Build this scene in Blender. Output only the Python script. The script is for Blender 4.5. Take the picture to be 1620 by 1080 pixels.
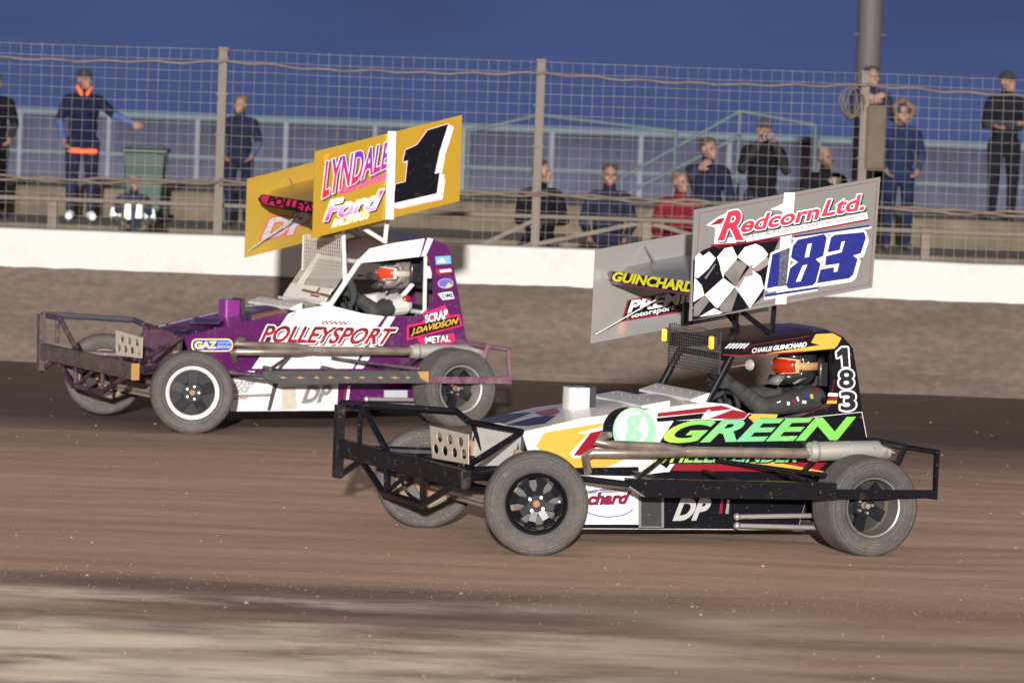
import bpy, bmesh, math, random
from mathutils import Vector, Matrix, noise
import numpy as np
R = math.radians
random.seed(7)
for o in list(bpy.data.objects): bpy.data.objects.remove(o)
SC = bpy.context.scene
COL = SC.collection

# ------------------------------------------------------------------ camera
F, CX, CY, H = 7680.0, 810.0, 540.0, 3.5          # focal length in photo pixels, photo centre, camera height
PITCH = math.atan((540 - 37.4) / F); ROLL = R(2.1)
fw = Vector((0, math.cos(PITCH), -math.sin(PITCH)))
r0 = Vector((1, 0, 0)); u0 = Vector((0, math.sin(PITCH), math.cos(PITCH)))
rt = r0 * math.cos(ROLL) + u0 * math.sin(ROLL); up = -r0 * math.sin(ROLL) + u0 * math.cos(ROLL)
CAM = Vector((0, 0, H))
cd = bpy.data.cameras.new('camera'); cam = bpy.data.objects.new('camera', cd); COL.objects.link(cam)
cd.sensor_width = 36; cd.lens = F / 1620 * 36; cd.clip_start = 0.5; cd.clip_end = 3000
cam.matrix_world = Matrix(((rt.x, up.x, -fw.x, 0), (rt.y, up.y, -fw.y, 0), (rt.z, up.z, -fw.z, H), (0, 0, 0, 1)))
cd.dof.use_dof = True; cd.dof.focus_distance = 34.8; cd.dof.aperture_fstop = 3.0
SC.camera = cam

# ------------------------------------------------------------------ light: dusk sky with added fill glow + one frontal key (the flash side)
SUN_EL, SUN_AZ = R(8.5), R(0.2)                   # low, from behind the camera
W = bpy.data.worlds.new('World'); SC.world = W; W.use_nodes = True
nt = W.node_tree; nt.nodes.clear()
sky = nt.nodes.new('ShaderNodeTexSky'); sky.sky_type = 'NISHITA'; sky.sun_disc = False
sky.sun_elevation = SUN_EL; sky.sun_rotation = R(180) + SUN_AZ; sky.air_density = 1.0; sky.dust_density = 0.3; sky.ozone_density = 4.0
mx = nt.nodes.new('ShaderNodeMix'); mx.data_type = 'RGBA'; mx.blend_type = 'MULTIPLY'; mx.inputs[0].default_value = 1
mx.inputs[7].default_value = (0.92, 0.56, 0.72, 1)
# dark blue dusk in view; the glow behind the camera is added fill light
wtc = nt.nodes.new('ShaderNodeTexCoord'); wad = nt.nodes.new('ShaderNodeVectorMath'); wad.operation = 'ADD'; wad.inputs[1].default_value = (0, 0, 0.32)
wno = nt.nodes.new('ShaderNodeVectorMath'); wno.operation = 'NORMALIZE'      # the track lies on a rise: the eye meets clear sky a little above the true horizon
nt.links.new(wtc.outputs['Generated'], wad.inputs[0]); nt.links.new(wad.outputs[0], wno.inputs[0]); nt.links.new(wno.outputs[0], sky.inputs[0])
bg = nt.nodes.new('ShaderNodeBackground'); bg.inputs[1].default_value = 0.05
out = nt.nodes.new('ShaderNodeOutputWorld')
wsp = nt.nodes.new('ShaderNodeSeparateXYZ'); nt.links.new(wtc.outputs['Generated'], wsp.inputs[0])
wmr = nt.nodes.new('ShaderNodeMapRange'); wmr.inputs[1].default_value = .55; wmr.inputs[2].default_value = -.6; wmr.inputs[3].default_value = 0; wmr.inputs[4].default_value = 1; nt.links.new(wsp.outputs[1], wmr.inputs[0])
fill_glow = nt.nodes.new('ShaderNodeMix'); fill_glow.data_type = 'RGBA'; fill_glow.inputs[7].default_value = (7.4, 6.5, 5.6, 1); nt.links.new(wmr.outputs[0], fill_glow.inputs[0]); 
cmp_ = nt.nodes.new('ShaderNodeMapping'); cmp_.inputs['Scale'].default_value = (1, 1, 4); nt.links.new(wtc.outputs['Generated'], cmp_.inputs[0])
cno = nt.nodes.new('ShaderNodeTexNoise'); cno.inputs['Scale'].default_value = 9; cno.inputs['Detail'].default_value = 4; nt.links.new(cmp_.outputs[0], cno.inputs['Vector'])
cmr = nt.nodes.new('ShaderNodeMapRange'); cmr.inputs[1].default_value = .3; cmr.inputs[2].default_value = .7; cmr.inputs[3].default_value = .82; cmr.inputs[4].default_value = 1.15; nt.links.new(cno.outputs[0], cmr.inputs[0])
csc = nt.nodes.new('ShaderNodeVectorMath'); csc.operation = 'SCALE'; nt.links.new(mx.outputs[2], csc.inputs[0]); nt.links.new(cmr.outputs[0], csc.inputs[3])     # thin veils of dusk cloud
nt.links.new(csc.outputs[0], fill_glow.inputs[6])
nt.links.new(sky.outputs[0], mx.inputs[6]); nt.links.new(fill_glow.outputs[2], bg.inputs[0]); nt.links.new(bg.outputs[0], out.inputs[0])
ld = bpy.data.lights.new('sun', 'SUN'); ld.energy = 5.0; ld.angle = R(1.0); ld.color = (1.0, 0.97, 0.93)
sun = bpy.data.objects.new('sun', ld); COL.objects.link(sun)
sdir = Vector((math.sin(SUN_AZ) * math.cos(SUN_EL), math.cos(SUN_AZ) * math.cos(SUN_EL), -math.sin(SUN_EL)))
sun.rotation_euler = sdir.to_track_quat('-Z', 'Y').to_euler(); sun.location = (0, -10, 12)
vs = SC.view_settings; vs.view_transform = 'Standard'; vs.look = 'None'; vs.gamma = 1; vs.exposure = 0.46

# ------------------------------------------------------------------ geometry of the view (to survey real positions)
def ray(x, y): return fw + rt * ((x - CX) / F) + up * ((CY - y) / F)
def ground_pt(x, y, z=0.0):
    d = ray(x, y); return CAM + d * ((z - H) / d.z)
def at_depth(x, y, Y):
    d = ray(x, y); return CAM + d * (Y / d.y)

# ------------------------------------------------------------------ materials
def lin(c): return tuple(((v / 255) / 12.92 if v / 255 <= .04045 else ((v / 255 + .055) / 1.055) ** 2.4) for v in c)
MATS = {}
def mat(name, col, rough=.5, metal=0.0, coat=0.0, dirt=0.0, dirtcol=(.16, .115, .08), dscale=6.0, bump=0.0, bscale=40.0, var=0.0, emit=None, spec=.5):
    if name in MATS: return MATS[name]
    m = bpy.data.materials.new(name); m.use_nodes = True; n = m.node_tree; b = n.nodes['Principled BSDF']
    b.inputs['Base Color'].default_value = (*col, 1); b.inputs['Roughness'].default_value = rough
    b.inputs['Metallic'].default_value = metal; b.inputs['Coat Weight'].default_value = coat; b.inputs['Coat Roughness'].default_value = .08
    b.inputs['Specular IOR Level'].default_value = spec
    tc = n.nodes.new('ShaderNodeTexCoord')
    csock = None
    if var:
        t = n.nodes.new('ShaderNodeTexNoise'); t.inputs['Scale'].default_value = dscale * 1.7; t.inputs['Detail'].default_value = 6
        n.links.new(tc.outputs['Object'], t.inputs['Vector'])
        h = n.nodes.new('ShaderNodeHueSaturation'); h.inputs['Color'].default_value = (*col, 1)
        mr = n.nodes.new('ShaderNodeMapRange'); mr.inputs[1].default_value = .3; mr.inputs[2].default_value = .7
        mr.inputs[3].default_value = 1 - var; mr.inputs[4].default_value = 1 + var
        n.links.new(t.outputs[0], mr.inputs[0]); n.links.new(mr.outputs[0], h.inputs['Value']); csock = h.outputs[0]
    if dirt:
        t = n.nodes.new('ShaderNodeTexNoise'); t.inputs['Scale'].default_value = dscale; t.inputs['Detail'].default_value = 9; t.inputs['Roughness'].default_value = .72
        n.links.new(tc.outputs['Object'], t.inputs['Vector'])
        mr = n.nodes.new('ShaderNodeMapRange'); mr.inputs[1].default_value = .62 - dirt * .5; mr.inputs[2].default_value = .78
        mr.inputs[3].default_value = 0; mr.inputs[4].default_value = min(1, .35 + dirt)
        mr.clamp = True; n.links.new(t.outputs[0], mr.inputs[0])
        x = n.nodes.new('ShaderNodeMix'); x.data_type = 'RGBA'
        if csock: n.links.new(csock, x.inputs[6])
        else: x.inputs[6].default_value = (*col, 1)
        x.inputs[7].default_value = (*dirtcol, 1); n.links.new(mr.outputs[0], x.inputs[0]); csock = x.outputs[2]
        t2 = n.nodes.new('ShaderNodeTexNoise'); t2.inputs['Scale'].default_value = 34; t2.inputs['Detail'].default_value = 5; t2.inputs['Roughness'].default_value = .6
        n.links.new(tc.outputs['Object'], t2.inputs['Vector'])
        m2 = n.nodes.new('ShaderNodeMapRange'); m2.inputs[1].default_value = .66 - dirt * .25; m2.inputs[2].default_value = .72 - dirt * .2; m2.inputs[3].default_value = 0; m2.inputs[4].default_value = .55; n.links.new(t2.outputs[0], m2.inputs[0])
        x3 = n.nodes.new('ShaderNodeMix'); x3.data_type = 'RGBA'; n.links.new(m2.outputs[0], x3.inputs[0]); n.links.new(csock, x3.inputs[6]); x3.inputs[7].default_value = (*dirtcol, 1); csock = x3.outputs[2]
        rr = n.nodes.new('ShaderNodeMapRange'); rr.inputs[3].default_value = rough; rr.inputs[4].default_value = .85
        n.links.new(mr.outputs[0], rr.inputs[0]); n.links.new(rr.outputs[0], b.inputs['Roughness'])
    if csock: n.links.new(csock, b.inputs['Base Color'])
    if bump:
        t = n.nodes.new('ShaderNodeTexNoise'); t.inputs['Scale'].default_value = bscale; t.inputs['Detail'].default_value = 6
        n.links.new(tc.outputs['Object'], t.inputs['Vector'])
        bp = n.nodes.new('ShaderNodeBump'); bp.inputs['Strength'].default_value = bump; bp.inputs['Distance'].default_value = .01
        n.links.new(t.outputs[0], bp.inputs['Height']); n.links.new(bp.outputs[0], b.inputs['Normal'])
    if emit:
        b.inputs['Emission Color'].default_value = (*emit[0], 1); b.inputs['Emission Strength'].default_value = emit[1]
    MATS[name] = m; return m
def ramp_mat(name, axis, lo, hi, stops, rough=.3, coat=.5):
    """paint whose printed colour runs along one axis of the object (a printed colour fade)"""
    m = mat(name, (1, 1, 1), rough, coat=coat); n = m.node_tree; b = n.nodes['Principled BSDF']
    tc = n.nodes.new('ShaderNodeTexCoord'); sp = n.nodes.new('ShaderNodeSeparateXYZ'); n.links.new(tc.outputs['Object'], sp.inputs[0])
    mr = n.nodes.new('ShaderNodeMapRange'); mr.inputs[1].default_value = lo; mr.inputs[2].default_value = hi
    n.links.new(sp.outputs[axis], mr.inputs[0])
    cr = n.nodes.new('ShaderNodeValToRGB'); n.links.new(mr.outputs[0], cr.inputs[0])
    e = cr.color_ramp.elements
    while len(e) < len(stops): e.new(.5)
    for k, (p, c) in enumerate(stops): e[k].position = p; e[k].color = (*c, 1)
    n.links.new(cr.outputs[0], b.inputs['Base Color']); return m

# ------------------------------------------------------------------ mesh builder
class MB:
    def __init__(s): s.v = []; s.f = []; s.m = []; s.mats = []
    def mi(s, m):
        if m not in s.mats: s.mats.append(m)
        return s.mats.index(m)
    def add(s, vs, fs, m):
        k = len(s.v); i = s.mi(m); s.v += [tuple(p) for p in vs]
        for f in fs: s.f.append([a + k for a in f]); s.m.append(i)
    def poly(s, pts, m): s.add(pts, [list(range(len(pts)))], m)
    def prism(s, pts, vec, m, m_side=None):
        n = len(pts); vec = Vector(vec); P = [Vector(p) for p in pts]; Q = [p + vec for p in P]
        s.add(P + Q, [list(range(n))[::-1], list(range(n, 2 * n))], m)
        s.add(P + Q, [[i, (i + 1) % n, n + (i + 1) % n, n + i] for i in range(n)], m_side or m)
    def box(s, c, d, m, M=None):
        vs = []
        for x in (-.5, .5):
            for y in (-.5, .5):
                for z in (-.5, .5):
                    p = Vector((x * d[0], y * d[1], z * d[2])); p = (M @ p) if M else p; vs.append(p + Vector(c))
        s.add(vs, [(0, 1, 3, 2), (4, 6, 7, 5), (0, 4, 5, 1), (2, 3, 7, 6), (0, 2, 6, 4), (1, 5, 7, 3)], m)
    def beam(s, a, b, w, h, m, upv=(0, 0, 1)):
        a = Vector(a); b = Vector(b); d = (b - a); L = d.length; d.normalize(); u = Vector(upv); sd = d.cross(u).normalized(); u = sd.cross(d).normalized()
        M = Matrix((d, sd, u)).transposed(); s.box((a + b) / 2, (L, w, h), m, M)
    def tube(s, pts, r, m, n=8, caps=True, closed=False):
        P = [Vector(p) for p in pts]; k = len(P); rs = r if isinstance(r, (list, tuple)) else [r] * k
        T = []
        for i in range(k):
            a = P[i] - P[i - 1] if (i or closed) else P[1] - P[0]
            b = P[(i + 1) % k] - P[i] if (i < k - 1 or closed) else P[i] - P[i - 1]
            t = a.normalized() + b.normalized(); T.append(t.normalized() if t.length > 1e-6 else a.normalized())
        ref = Vector((0, 0, 1)) if abs(T[0].z) < .9 else Vector((1, 0, 0)); nv = T[0].cross(ref).normalized(); vs = []
        for i in range(k):
            nv = (nv - T[i] * nv.dot(T[i])).normalized(); bn = T[i].cross(nv)
            for j in range(n):
                an = 2 * math.pi * j / n + math.pi / n; vs.append(P[i] + (nv * math.cos(an) + bn * math.sin(an)) * rs[i])
        fs = []
        for i in range(k if closed else k - 1):
            i2 = (i + 1) % k
            for j in range(n): fs.append((i * n + j, i * n + (j + 1) % n, i2 * n + (j + 1) % n, i2 * n + j))
        if caps and not closed: fs += [list(range(n))[::-1], list(range((k - 1) * n, k * n))]
        s.add(vs, fs, m)
    def lathe(s, prof, m, o=(0, 0, 0), ax=(0, 1, 0), n=40, mats=None):
        ax = Vector(ax).normalized(); o = Vector(o); ref = Vector((0, 0, 1)) if abs(ax.z) < .9 else Vector((1, 0, 0))
        e1 = ax.cross(ref).normalized(); e2 = ax.cross(e1); k0 = len(s.v)
        for (rr, h) in prof:
            for j in range(n):
                a = 2 * math.pi * j / n; s.v.append(tuple(o + ax * h + (e1 * math.cos(a) + e2 * math.sin(a)) * max(rr, 1e-4)))
        for i in range(len(prof) - 1):
            mi = s.mi(mats[i] if mats else m)
            for j in range(n):
                s.f.append([k0 + q for q in (i * n + j, i * n + (j + 1) % n, (i + 1) * n + (j + 1) % n, (i + 1) * n + j)]); s.m.append(mi)
    def ball(s, c, r, m, nu=16, nv=10, M=None):
        r = (r, r, r) if isinstance(r, (int, float)) else r; vs = []; c = Vector(c)
        for i in range(nv + 1):
            t = math.pi * i / nv
            for j in range(nu):
                a = 2 * math.pi * j / nu; p = Vector((r[0] * math.sin(t) * math.cos(a), r[1] * math.sin(t) * math.sin(a), r[2] * math.cos(t)))
                vs.append(c + ((M @ p) if M else p))
        fs = [(i * nu + j, (i + 1) * nu + j, (i + 1) * nu + (j + 1) % nu, i * nu + (j + 1) % nu) for i in range(nv) for j in range(nu)]
        s.add(vs, fs, m)
    def build(s, name, parent=None, bevel=0, sharp=38, loc=None, rot=None):
        me = bpy.data.meshes.new(name); me.from_pydata(s.v, [], s.f); me.update()
        for m in s.mats: me.materials.append(m)
        me.polygons.foreach_set('material_index', s.m)
        me.polygons.foreach_set('use_smooth', [True] * len(me.polygons)); me.set_sharp_from_angle(angle=R(sharp))
        o = bpy.data.objects.new(name, me); COL.objects.link(o)
        if parent: o.parent = parent
        if loc: o.location = loc
        if rot: o.rotation_euler = rot
        if bevel:
            b = o.modifiers.new('bevel', 'BEVEL'); b.width = bevel; b.segments = 2; b.limit_method = 'ANGLE'; b.angle_limit = R(40)
        return o
def tag(o, label=None, cat=None, group=None, kind=None):
    if label: o['label'] = label
    if cat: o['category'] = cat
    if group: o['group'] = group
    if kind: o['kind'] = kind
    return o
def empty(name, loc, rz=0.0):
    o = bpy.data.objects.new(name, None); COL.objects.link(o); o.location = loc; o.rotation_euler = (0, 0, rz); o.empty_display_size = .2; return o

# ------------------------------------------------------------------ lettering
TC = {}
def text_geo(txt, off=0.0, shear=0.0):
    k = (txt, off, shear)
    if k in TC: return TC[k]
    c = bpy.data.curves.new('lettering', 'FONT'); c.body = txt; c.offset = off; c.shear = shear; c.resolution_u = 4; c.fill_mode = 'FRONT'
    o = bpy.data.objects.new('lettering', c); COL.objects.link(o); dg = bpy.context.evaluated_depsgraph_get(); dg.update()
    me = bpy.data.meshes.new_from_object(o.evaluated_get(dg))
    vs = [(v.co.x, v.co.y) for v in me.vertices]; fs = [list(p.vertices) for p in me.polygons]
    bpy.data.objects.remove(o); bpy.data.curves.remove(c); bpy.data.meshes.remove(me); TC[k] = (vs, fs); return TC[k]
def put_text(mb, txt, quad, place, layers, shear=0.0):
    """quad = BL, TL, TR, BR; place(px, py, lift) gives the 3D point on the panel; layers = (offset, material, lift, shift)"""
    bx, _ = text_geo(txt, 0.0, shear); x0 = min(p[0] for p in bx); x1 = max(p[0] for p in bx); y0 = min(p[1] for p in bx); y1 = max(p[1] for p in bx)
    full = []
    for lay in layers:
        if len(lay) == 4: full.append(lay); continue
        ring, m, lift, sh, off = lay; N = 14
        for k in range(N): full.append((off, m, lift + .00006 * k, (sh[0] + ring * math.cos(2 * math.pi * k / N), sh[1] + ring * math.sin(2 * math.pi * k / N))))
    for (off, m, lift, sh) in full:
        vs, fs = text_geo(txt, off, shear); P = []
        for x, y in vs:
            u = (x - x0) / (x1 - x0); v = (y - y0) / (y1 - y0)
            px = [(quad[0][i] * (1 - v) + quad[1][i] * v) * (1 - u) + (quad[3][i] * (1 - v) + quad[2][i] * v) * u for i in (0, 1)]
            P.append(place(px[0] + sh[0], px[1] + sh[1], lift))
        mb.add(P, fs, m)

# ================================================================== SETTING
def ground_h(x, y):
    d = 0.0
    d += .012 * noise.noise((x * .35, y * .9, 1.3)) + .006 * noise.noise((x * 1.3, y * 3.2, 4.2))
    d += .0055 * noise.noise((x * .13 + 5, y * 2.6, 9.1)) + .0022 * noise.noise((x * .3, y * 5.5, 2.2))           # ruts along the racing line
    d += -.034 * math.exp(-(((x - 2.45) / .8) ** 2 + ((y - 32.9) / .75) ** 2))      # rut under the near car's rear wheels
    d += .052 * math.exp(-(((x + .35) / .9) ** 2 + ((y - 41.6) / .8) ** 2))         # hump under the far car's rear wheels
    return d
def build_ground():
    xs = [-400, -150, -60, -25, -12] + list(np.arange(-8.5, 9.01, .1)) + [12, 25, 60, 150, 400]
    ys = [-60, -10, 8, 18] + list(np.arange(23, 48.6, .075)) + [52, 60, 75, 150, 400, 900]
    V = []; Fc = []
    for y in ys:
        for x in xs: V.append((x, y, ground_h(x, y) if (-9 < x < 9.1 and 20 < y < 48) else (0 if y < 76 else -(y - 75) * .035)))
    n = len(xs)
    for j in range(len(ys) - 1):
        for i in range(n - 1): Fc.append((j * n + i, j * n + i + 1, (j + 1) * n + i + 1, (j + 1) * n + i))
    me = bpy.data.meshes.new('ground'); me.from_pydata(V, [], Fc); me.polygons.foreach_set('use_smooth', [True] * len(Fc))
    o = bpy.data.objects.new('ground', me); COL.objects.link(o); tag(o, kind='structure')
    m = bpy.data.materials.new('shale_dirt'); m.use_nodes = True; n = m.node_tree; b = n.nodes['Principled BSDF']
    L = n.links.new; N = n.nodes.new
    tc = N('ShaderNodeTexCoord')
    def nz(sc, vec, det=8, ro=.65):
        mp = N('ShaderNodeMapping'); mp.inputs['Scale'].default_value = vec; L(tc.outputs['Object'], mp.inputs[0])
        t = N('ShaderNodeTexNoise'); t.inputs['Scale'].default_value = sc; t.inputs['Detail'].default_value = det; t.inputs['Roughness'].default_value = ro
        L(mp.outputs[0], t.inputs['Vector']); return t.outputs[0]
    def rng(s, a, b_, c, d):
        r_ = N('ShaderNodeMapRange'); r_.inputs[1].default_value = a; r_.inputs[2].default_value = b_; r_.inputs[3].default_value = c; r_.inputs[4].default_value = d; L(s, r_.inputs[0]); return r_.outputs[0]
    def mixc(f, a, c):
        x = N('ShaderNodeMix'); x.data_type = 'RGBA'; L(f, x.inputs[0])
        for s_, v in ((6, a), (7, c)):
            if isinstance(v, tuple): x.inputs[s_].default_value = (*v, 1)
            else: L(v, x.inputs[s_])
        return x.outputs[2]
    def mul(a, c, op='MULTIPLY'):
        x = N('ShaderNodeMath'); x.operation = op
        for i, v in enumerate((a, c)):
            if isinstance(v, (int, float)): x.inputs[i].default_value = v
            else: L(v, x.inputs[i])
        return x.outputs[0]
    sp = N('ShaderNodeSeparateXYZ'); L(tc.outputs['Object'], sp.inputs[0]); Y = sp.outputs[1]
    streak = nz(1.0, (.10, 1.1, 1)); fine = nz(9.0, (.30, 2.0, 1)); grit = nz(55, (1, 1, 1), 4)
    c = mixc(rng(streak, .3, .7, 0, 1), (.36, .235, .175), (.49, .335, .25))
    c = mixc(rng(fine, .35, .75, 0, .40), c, (.52, .375, .285))
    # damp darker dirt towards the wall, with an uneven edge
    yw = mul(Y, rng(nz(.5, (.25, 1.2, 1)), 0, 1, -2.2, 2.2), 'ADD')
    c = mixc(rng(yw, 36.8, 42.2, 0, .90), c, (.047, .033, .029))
    # dark strip then dry pale shale on the inside of the bend
    yn = mul(Y, rng(nz(.7, (.16, 1.5, 1)), 0, 1, -.9, .9), 'ADD')
    c = mixc(mul(mul(rng(yn, 30.3, 29.8, 0, .8), rng(sp.outputs[0], 1.6, .2, .35, 1)), rng(nz(.6, (.5, .9, 1)), .40, .58, .3, 1)), c, (.135, .10, .085))
    pale = mul(rng(nz(.62, (.55, 1.35, 1), 10, .70), .42, .56, 0, 1), mul(rng(nz(.30, (.8, 1.7, 1), 3, .5), .37, .52, .18, 1), mul(rng(yn, 29.4, 28.7, 0, 1), rng(sp.outputs[0], 2.0, -1.0, .16, 1))))
    c = mixc(pale, c, (.92, .78, .64))
    c = mixc(rng(grit, .66, .74, 0, .5), c, (.42, .34, .28))
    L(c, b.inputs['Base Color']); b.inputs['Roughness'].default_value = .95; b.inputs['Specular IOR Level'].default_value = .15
    bp = N('ShaderNodeBump'); bp.inputs['Strength'].default_value = .55; bp.inputs['Distance'].default_value = .012
    L(mul(mul(fine, 1.2), mul(grit, .7), 'ADD'), bp.inputs['Height']); L(bp.outputs[0], b.inputs['Normal'])
    me.materials.append(m)
build_ground()

# loose clods and stones thrown over the track
def build_clods():
    mb = MB(); ms = [mat('clod_brown', (.2, .145, .11), .95), mat('clod_pale', (.33, .25, .2), .95)]
    for k in range(1250):
        y = 24.5 + 22.5 * random.random() ** 1.3 if k < 520 else random.gauss(29.7, .45); x = random.uniform(-.11, .11) * y
        r = random.choice((.004, .005, .007, .009, .012) if k < 520 else (.003, .004, .005)) * random.uniform(.6, 1.3)
        z = ground_h(x, y)
        vs = [(x + r * a * random.uniform(.6, 1.4), y + r * b * random.uniform(.6, 1.4), z + r * c * random.uniform(.5, 1)) for a, b, c in ((1, 0, 0), (-1, 0, 0), (0, 1, 0), (0, -1, 0), (0, 0, 1.1), (0, 0, -.4))]
        mb.add(vs, [(0, 2, 4), (2, 1, 4), (1, 3, 4), (3, 0, 4), (2, 0, 5), (1, 2, 5), (3, 1, 5), (0, 3, 5)], ms[0] if random.random() < .6 else ms[1])
    tag(mb.build('loose_stones'), 'scattered clods and small stones on the dirt track', 'stones', kind='stuff')
build_clods()

# --- safety wall: dirt-spattered concrete with a white painted band on top
WY = 47.7
def wall_mat():
    m = bpy.data.materials.new('spattered_concrete'); m.use_nodes = True; n = m.node_tree; b = n.nodes['Principled BSDF']; L = n.links.new; N = n.nodes.new
    tc = N('ShaderNodeTexCoord')
    def nz(sc, vec, det=9, ro=.7):
        mp = N('ShaderNodeMapping'); mp.inputs['Scale'].default_value = vec; L(tc.outputs['Object'], mp.inputs[0])
        t = N('ShaderNodeTexNoise'); t.inputs['Scale'].default_value = sc; t.inputs['Detail'].default_value = det; t.inputs['Roughness'].default_value = ro
        L(mp.outputs[0], t.inputs['Vector']); return t.outputs[0]
    cr = N('ShaderNodeValToRGB'); L(nz(1.0, (.35, 1, 2.6)), cr.inputs[0])
    e = cr.color_ramp.elements; e[0].position = .3; e[0].color = (.072, .050, .040, 1); e[1].position = .72; e[1].color = (.124, .092, .075, 1)
    cr2 = N('ShaderNodeValToRGB'); L(nz(14, (.6, 1, 1.4)), cr2.inputs[0])
    e = cr2.color_ramp.elements; e[0].position = .35; e[0].color = (.70, .69, .68, 1); e[1].position = .7; e[1].color = (1.2, 1.18, 1.16, 1)
    x = N('ShaderNodeMix'); x.data_type = 'RGBA'; x.blend_type = 'MULTIPLY'; x.inputs[0].default_value = 1
    L(cr.outputs[0], x.inputs[6]); L(cr2.outputs[0], x.inputs[7])
    # tyre scuffs: thin pale horizontal scrapes
    sc = N('ShaderNodeValToRGB'); L(nz(1.0, (.35, 1, 22), 5, .5), sc.inputs[0]); e = sc.color_ramp.elements; e[0].position = .66; e[0].color = (0, 0, 0, 1); e[1].position = .72; e[1].color = (.4, .4, .4, 1)
    x2 = N('ShaderNodeMix'); x2.data_type = 'RGBA'; L(sc.outputs[0], x2.inputs[0]); L(x.outputs[2], x2.inputs[6]); x2.inputs[7].default_value = (.24, .2, .18, 1)
    L(x2.outputs[2], b.inputs['Base Color']); b.inputs['Roughness'].default_value = .9
    bp = N('ShaderNodeBump'); bp.inputs['Strength'].default_value = .6; bp.inputs['Distance'].default_value = .02; L(nz(16, (1, 1, 1)), bp.inputs['Height']); L(bp.outputs[0], b.inputs['Normal'])
    return m
def build_wall():
    mw = wall_mat(); mwhite = mat('wall_white_paint', (.40, .39, .375), .7, dirt=.20, dirtcol=(.33, .27, .22), dscale=1.8, bump=.25, bscale=12)
    mb = MB(); X0, X1 = -14.0, 14.0; nx = 280; rows = [(-.3, 0), (.0, 0), (.5, .006), (.93, .0)]
    vs = []; fs = []
    for i in range(nx + 1):
        x = X0 + (X1 - X0) * i / nx
        zt = .95 + .012 * noise.noise((x * 1.1, 0, 7)) + .008 * noise.noise((x * 4, 3, 7))
        for z in (-.3, .0, .3, .62, zt): vs.append((x, WY + .004 * noise.noise((x * .9, z * 2, 2)), z))
        vs.append((x, WY + .3, zt)); vs.append((x, WY + .3, -.3))
    k = 7
    for i in range(nx):
        for j in range(6): fs.append((i * k + j, i * k + j + 1, (i + 1) * k + j + 1, (i + 1) * k + j))
    mb.add(vs, fs, mw)
    w = mb.build('track_wall')
    # painted band: sits on the same concrete, 12 mm proud
    mb = MB(); vs = []; fs = []
    for i in range(nx + 1):
        x = X0 + (X1 - X0) * i / nx
        zb = .935 + .014 * noise.noise((x * 1.3, 0, 17)) + .010 * noise.noise((x * 5, 3, 17)); zt = 1.312 + .006 * noise.noise((x * 1.2, 5, 1))
        vs += [(x, WY - .012, zb), (x, WY - .014, (zb + zt) / 2), (x, WY - .010, zt - .015), (x, WY + .004, zt), (x, WY + .31, zt), (x, WY + .31, zb)]
    for i in range(nx):
        for j in range(6): fs.append((i * 6 + j, i * 6 + (j + 1) % 6, (i + 1) * 6 + (j + 1) % 6, (i + 1) * 6 + j))
    mb.add(vs, fs, mwhite); mb.build('painted_band', w)
    tag(w, 'long brown dirt-spattered concrete track wall with a white painted band on top', 'wall')
build_wall()

# --- terracing behind the wall
def build_terrace():
    mt = mat('terrace_earth', (.06, .05, .038), .95, var=.3, dscale=1.5, bump=.5, bscale=8)
    mk = mat('riser_timber', (.09, .07, .048), .9, var=.35, dscale=2, bump=.4, bscale=10)
    mb = MB(); st = [(48.1, .35), (51.6, .57), (53.1, .78), (55.6, 1.0), (58.4, 1.32)]
    for k, (y, z) in enumerate(st):
        y2 = st[k + 1][0] if k + 1 < len(st) else 61.9
        mb.box((0, (y + y2) / 2 + .03, z / 2 - .15), (60, y2 - y - .06, z + .3), mt)
        mb.box((0, y, z / 2 - .13), (60, .05, z + .3), mk)
    tag(mb.build('terrace'), kind='structure')
build_terrace()

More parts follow.
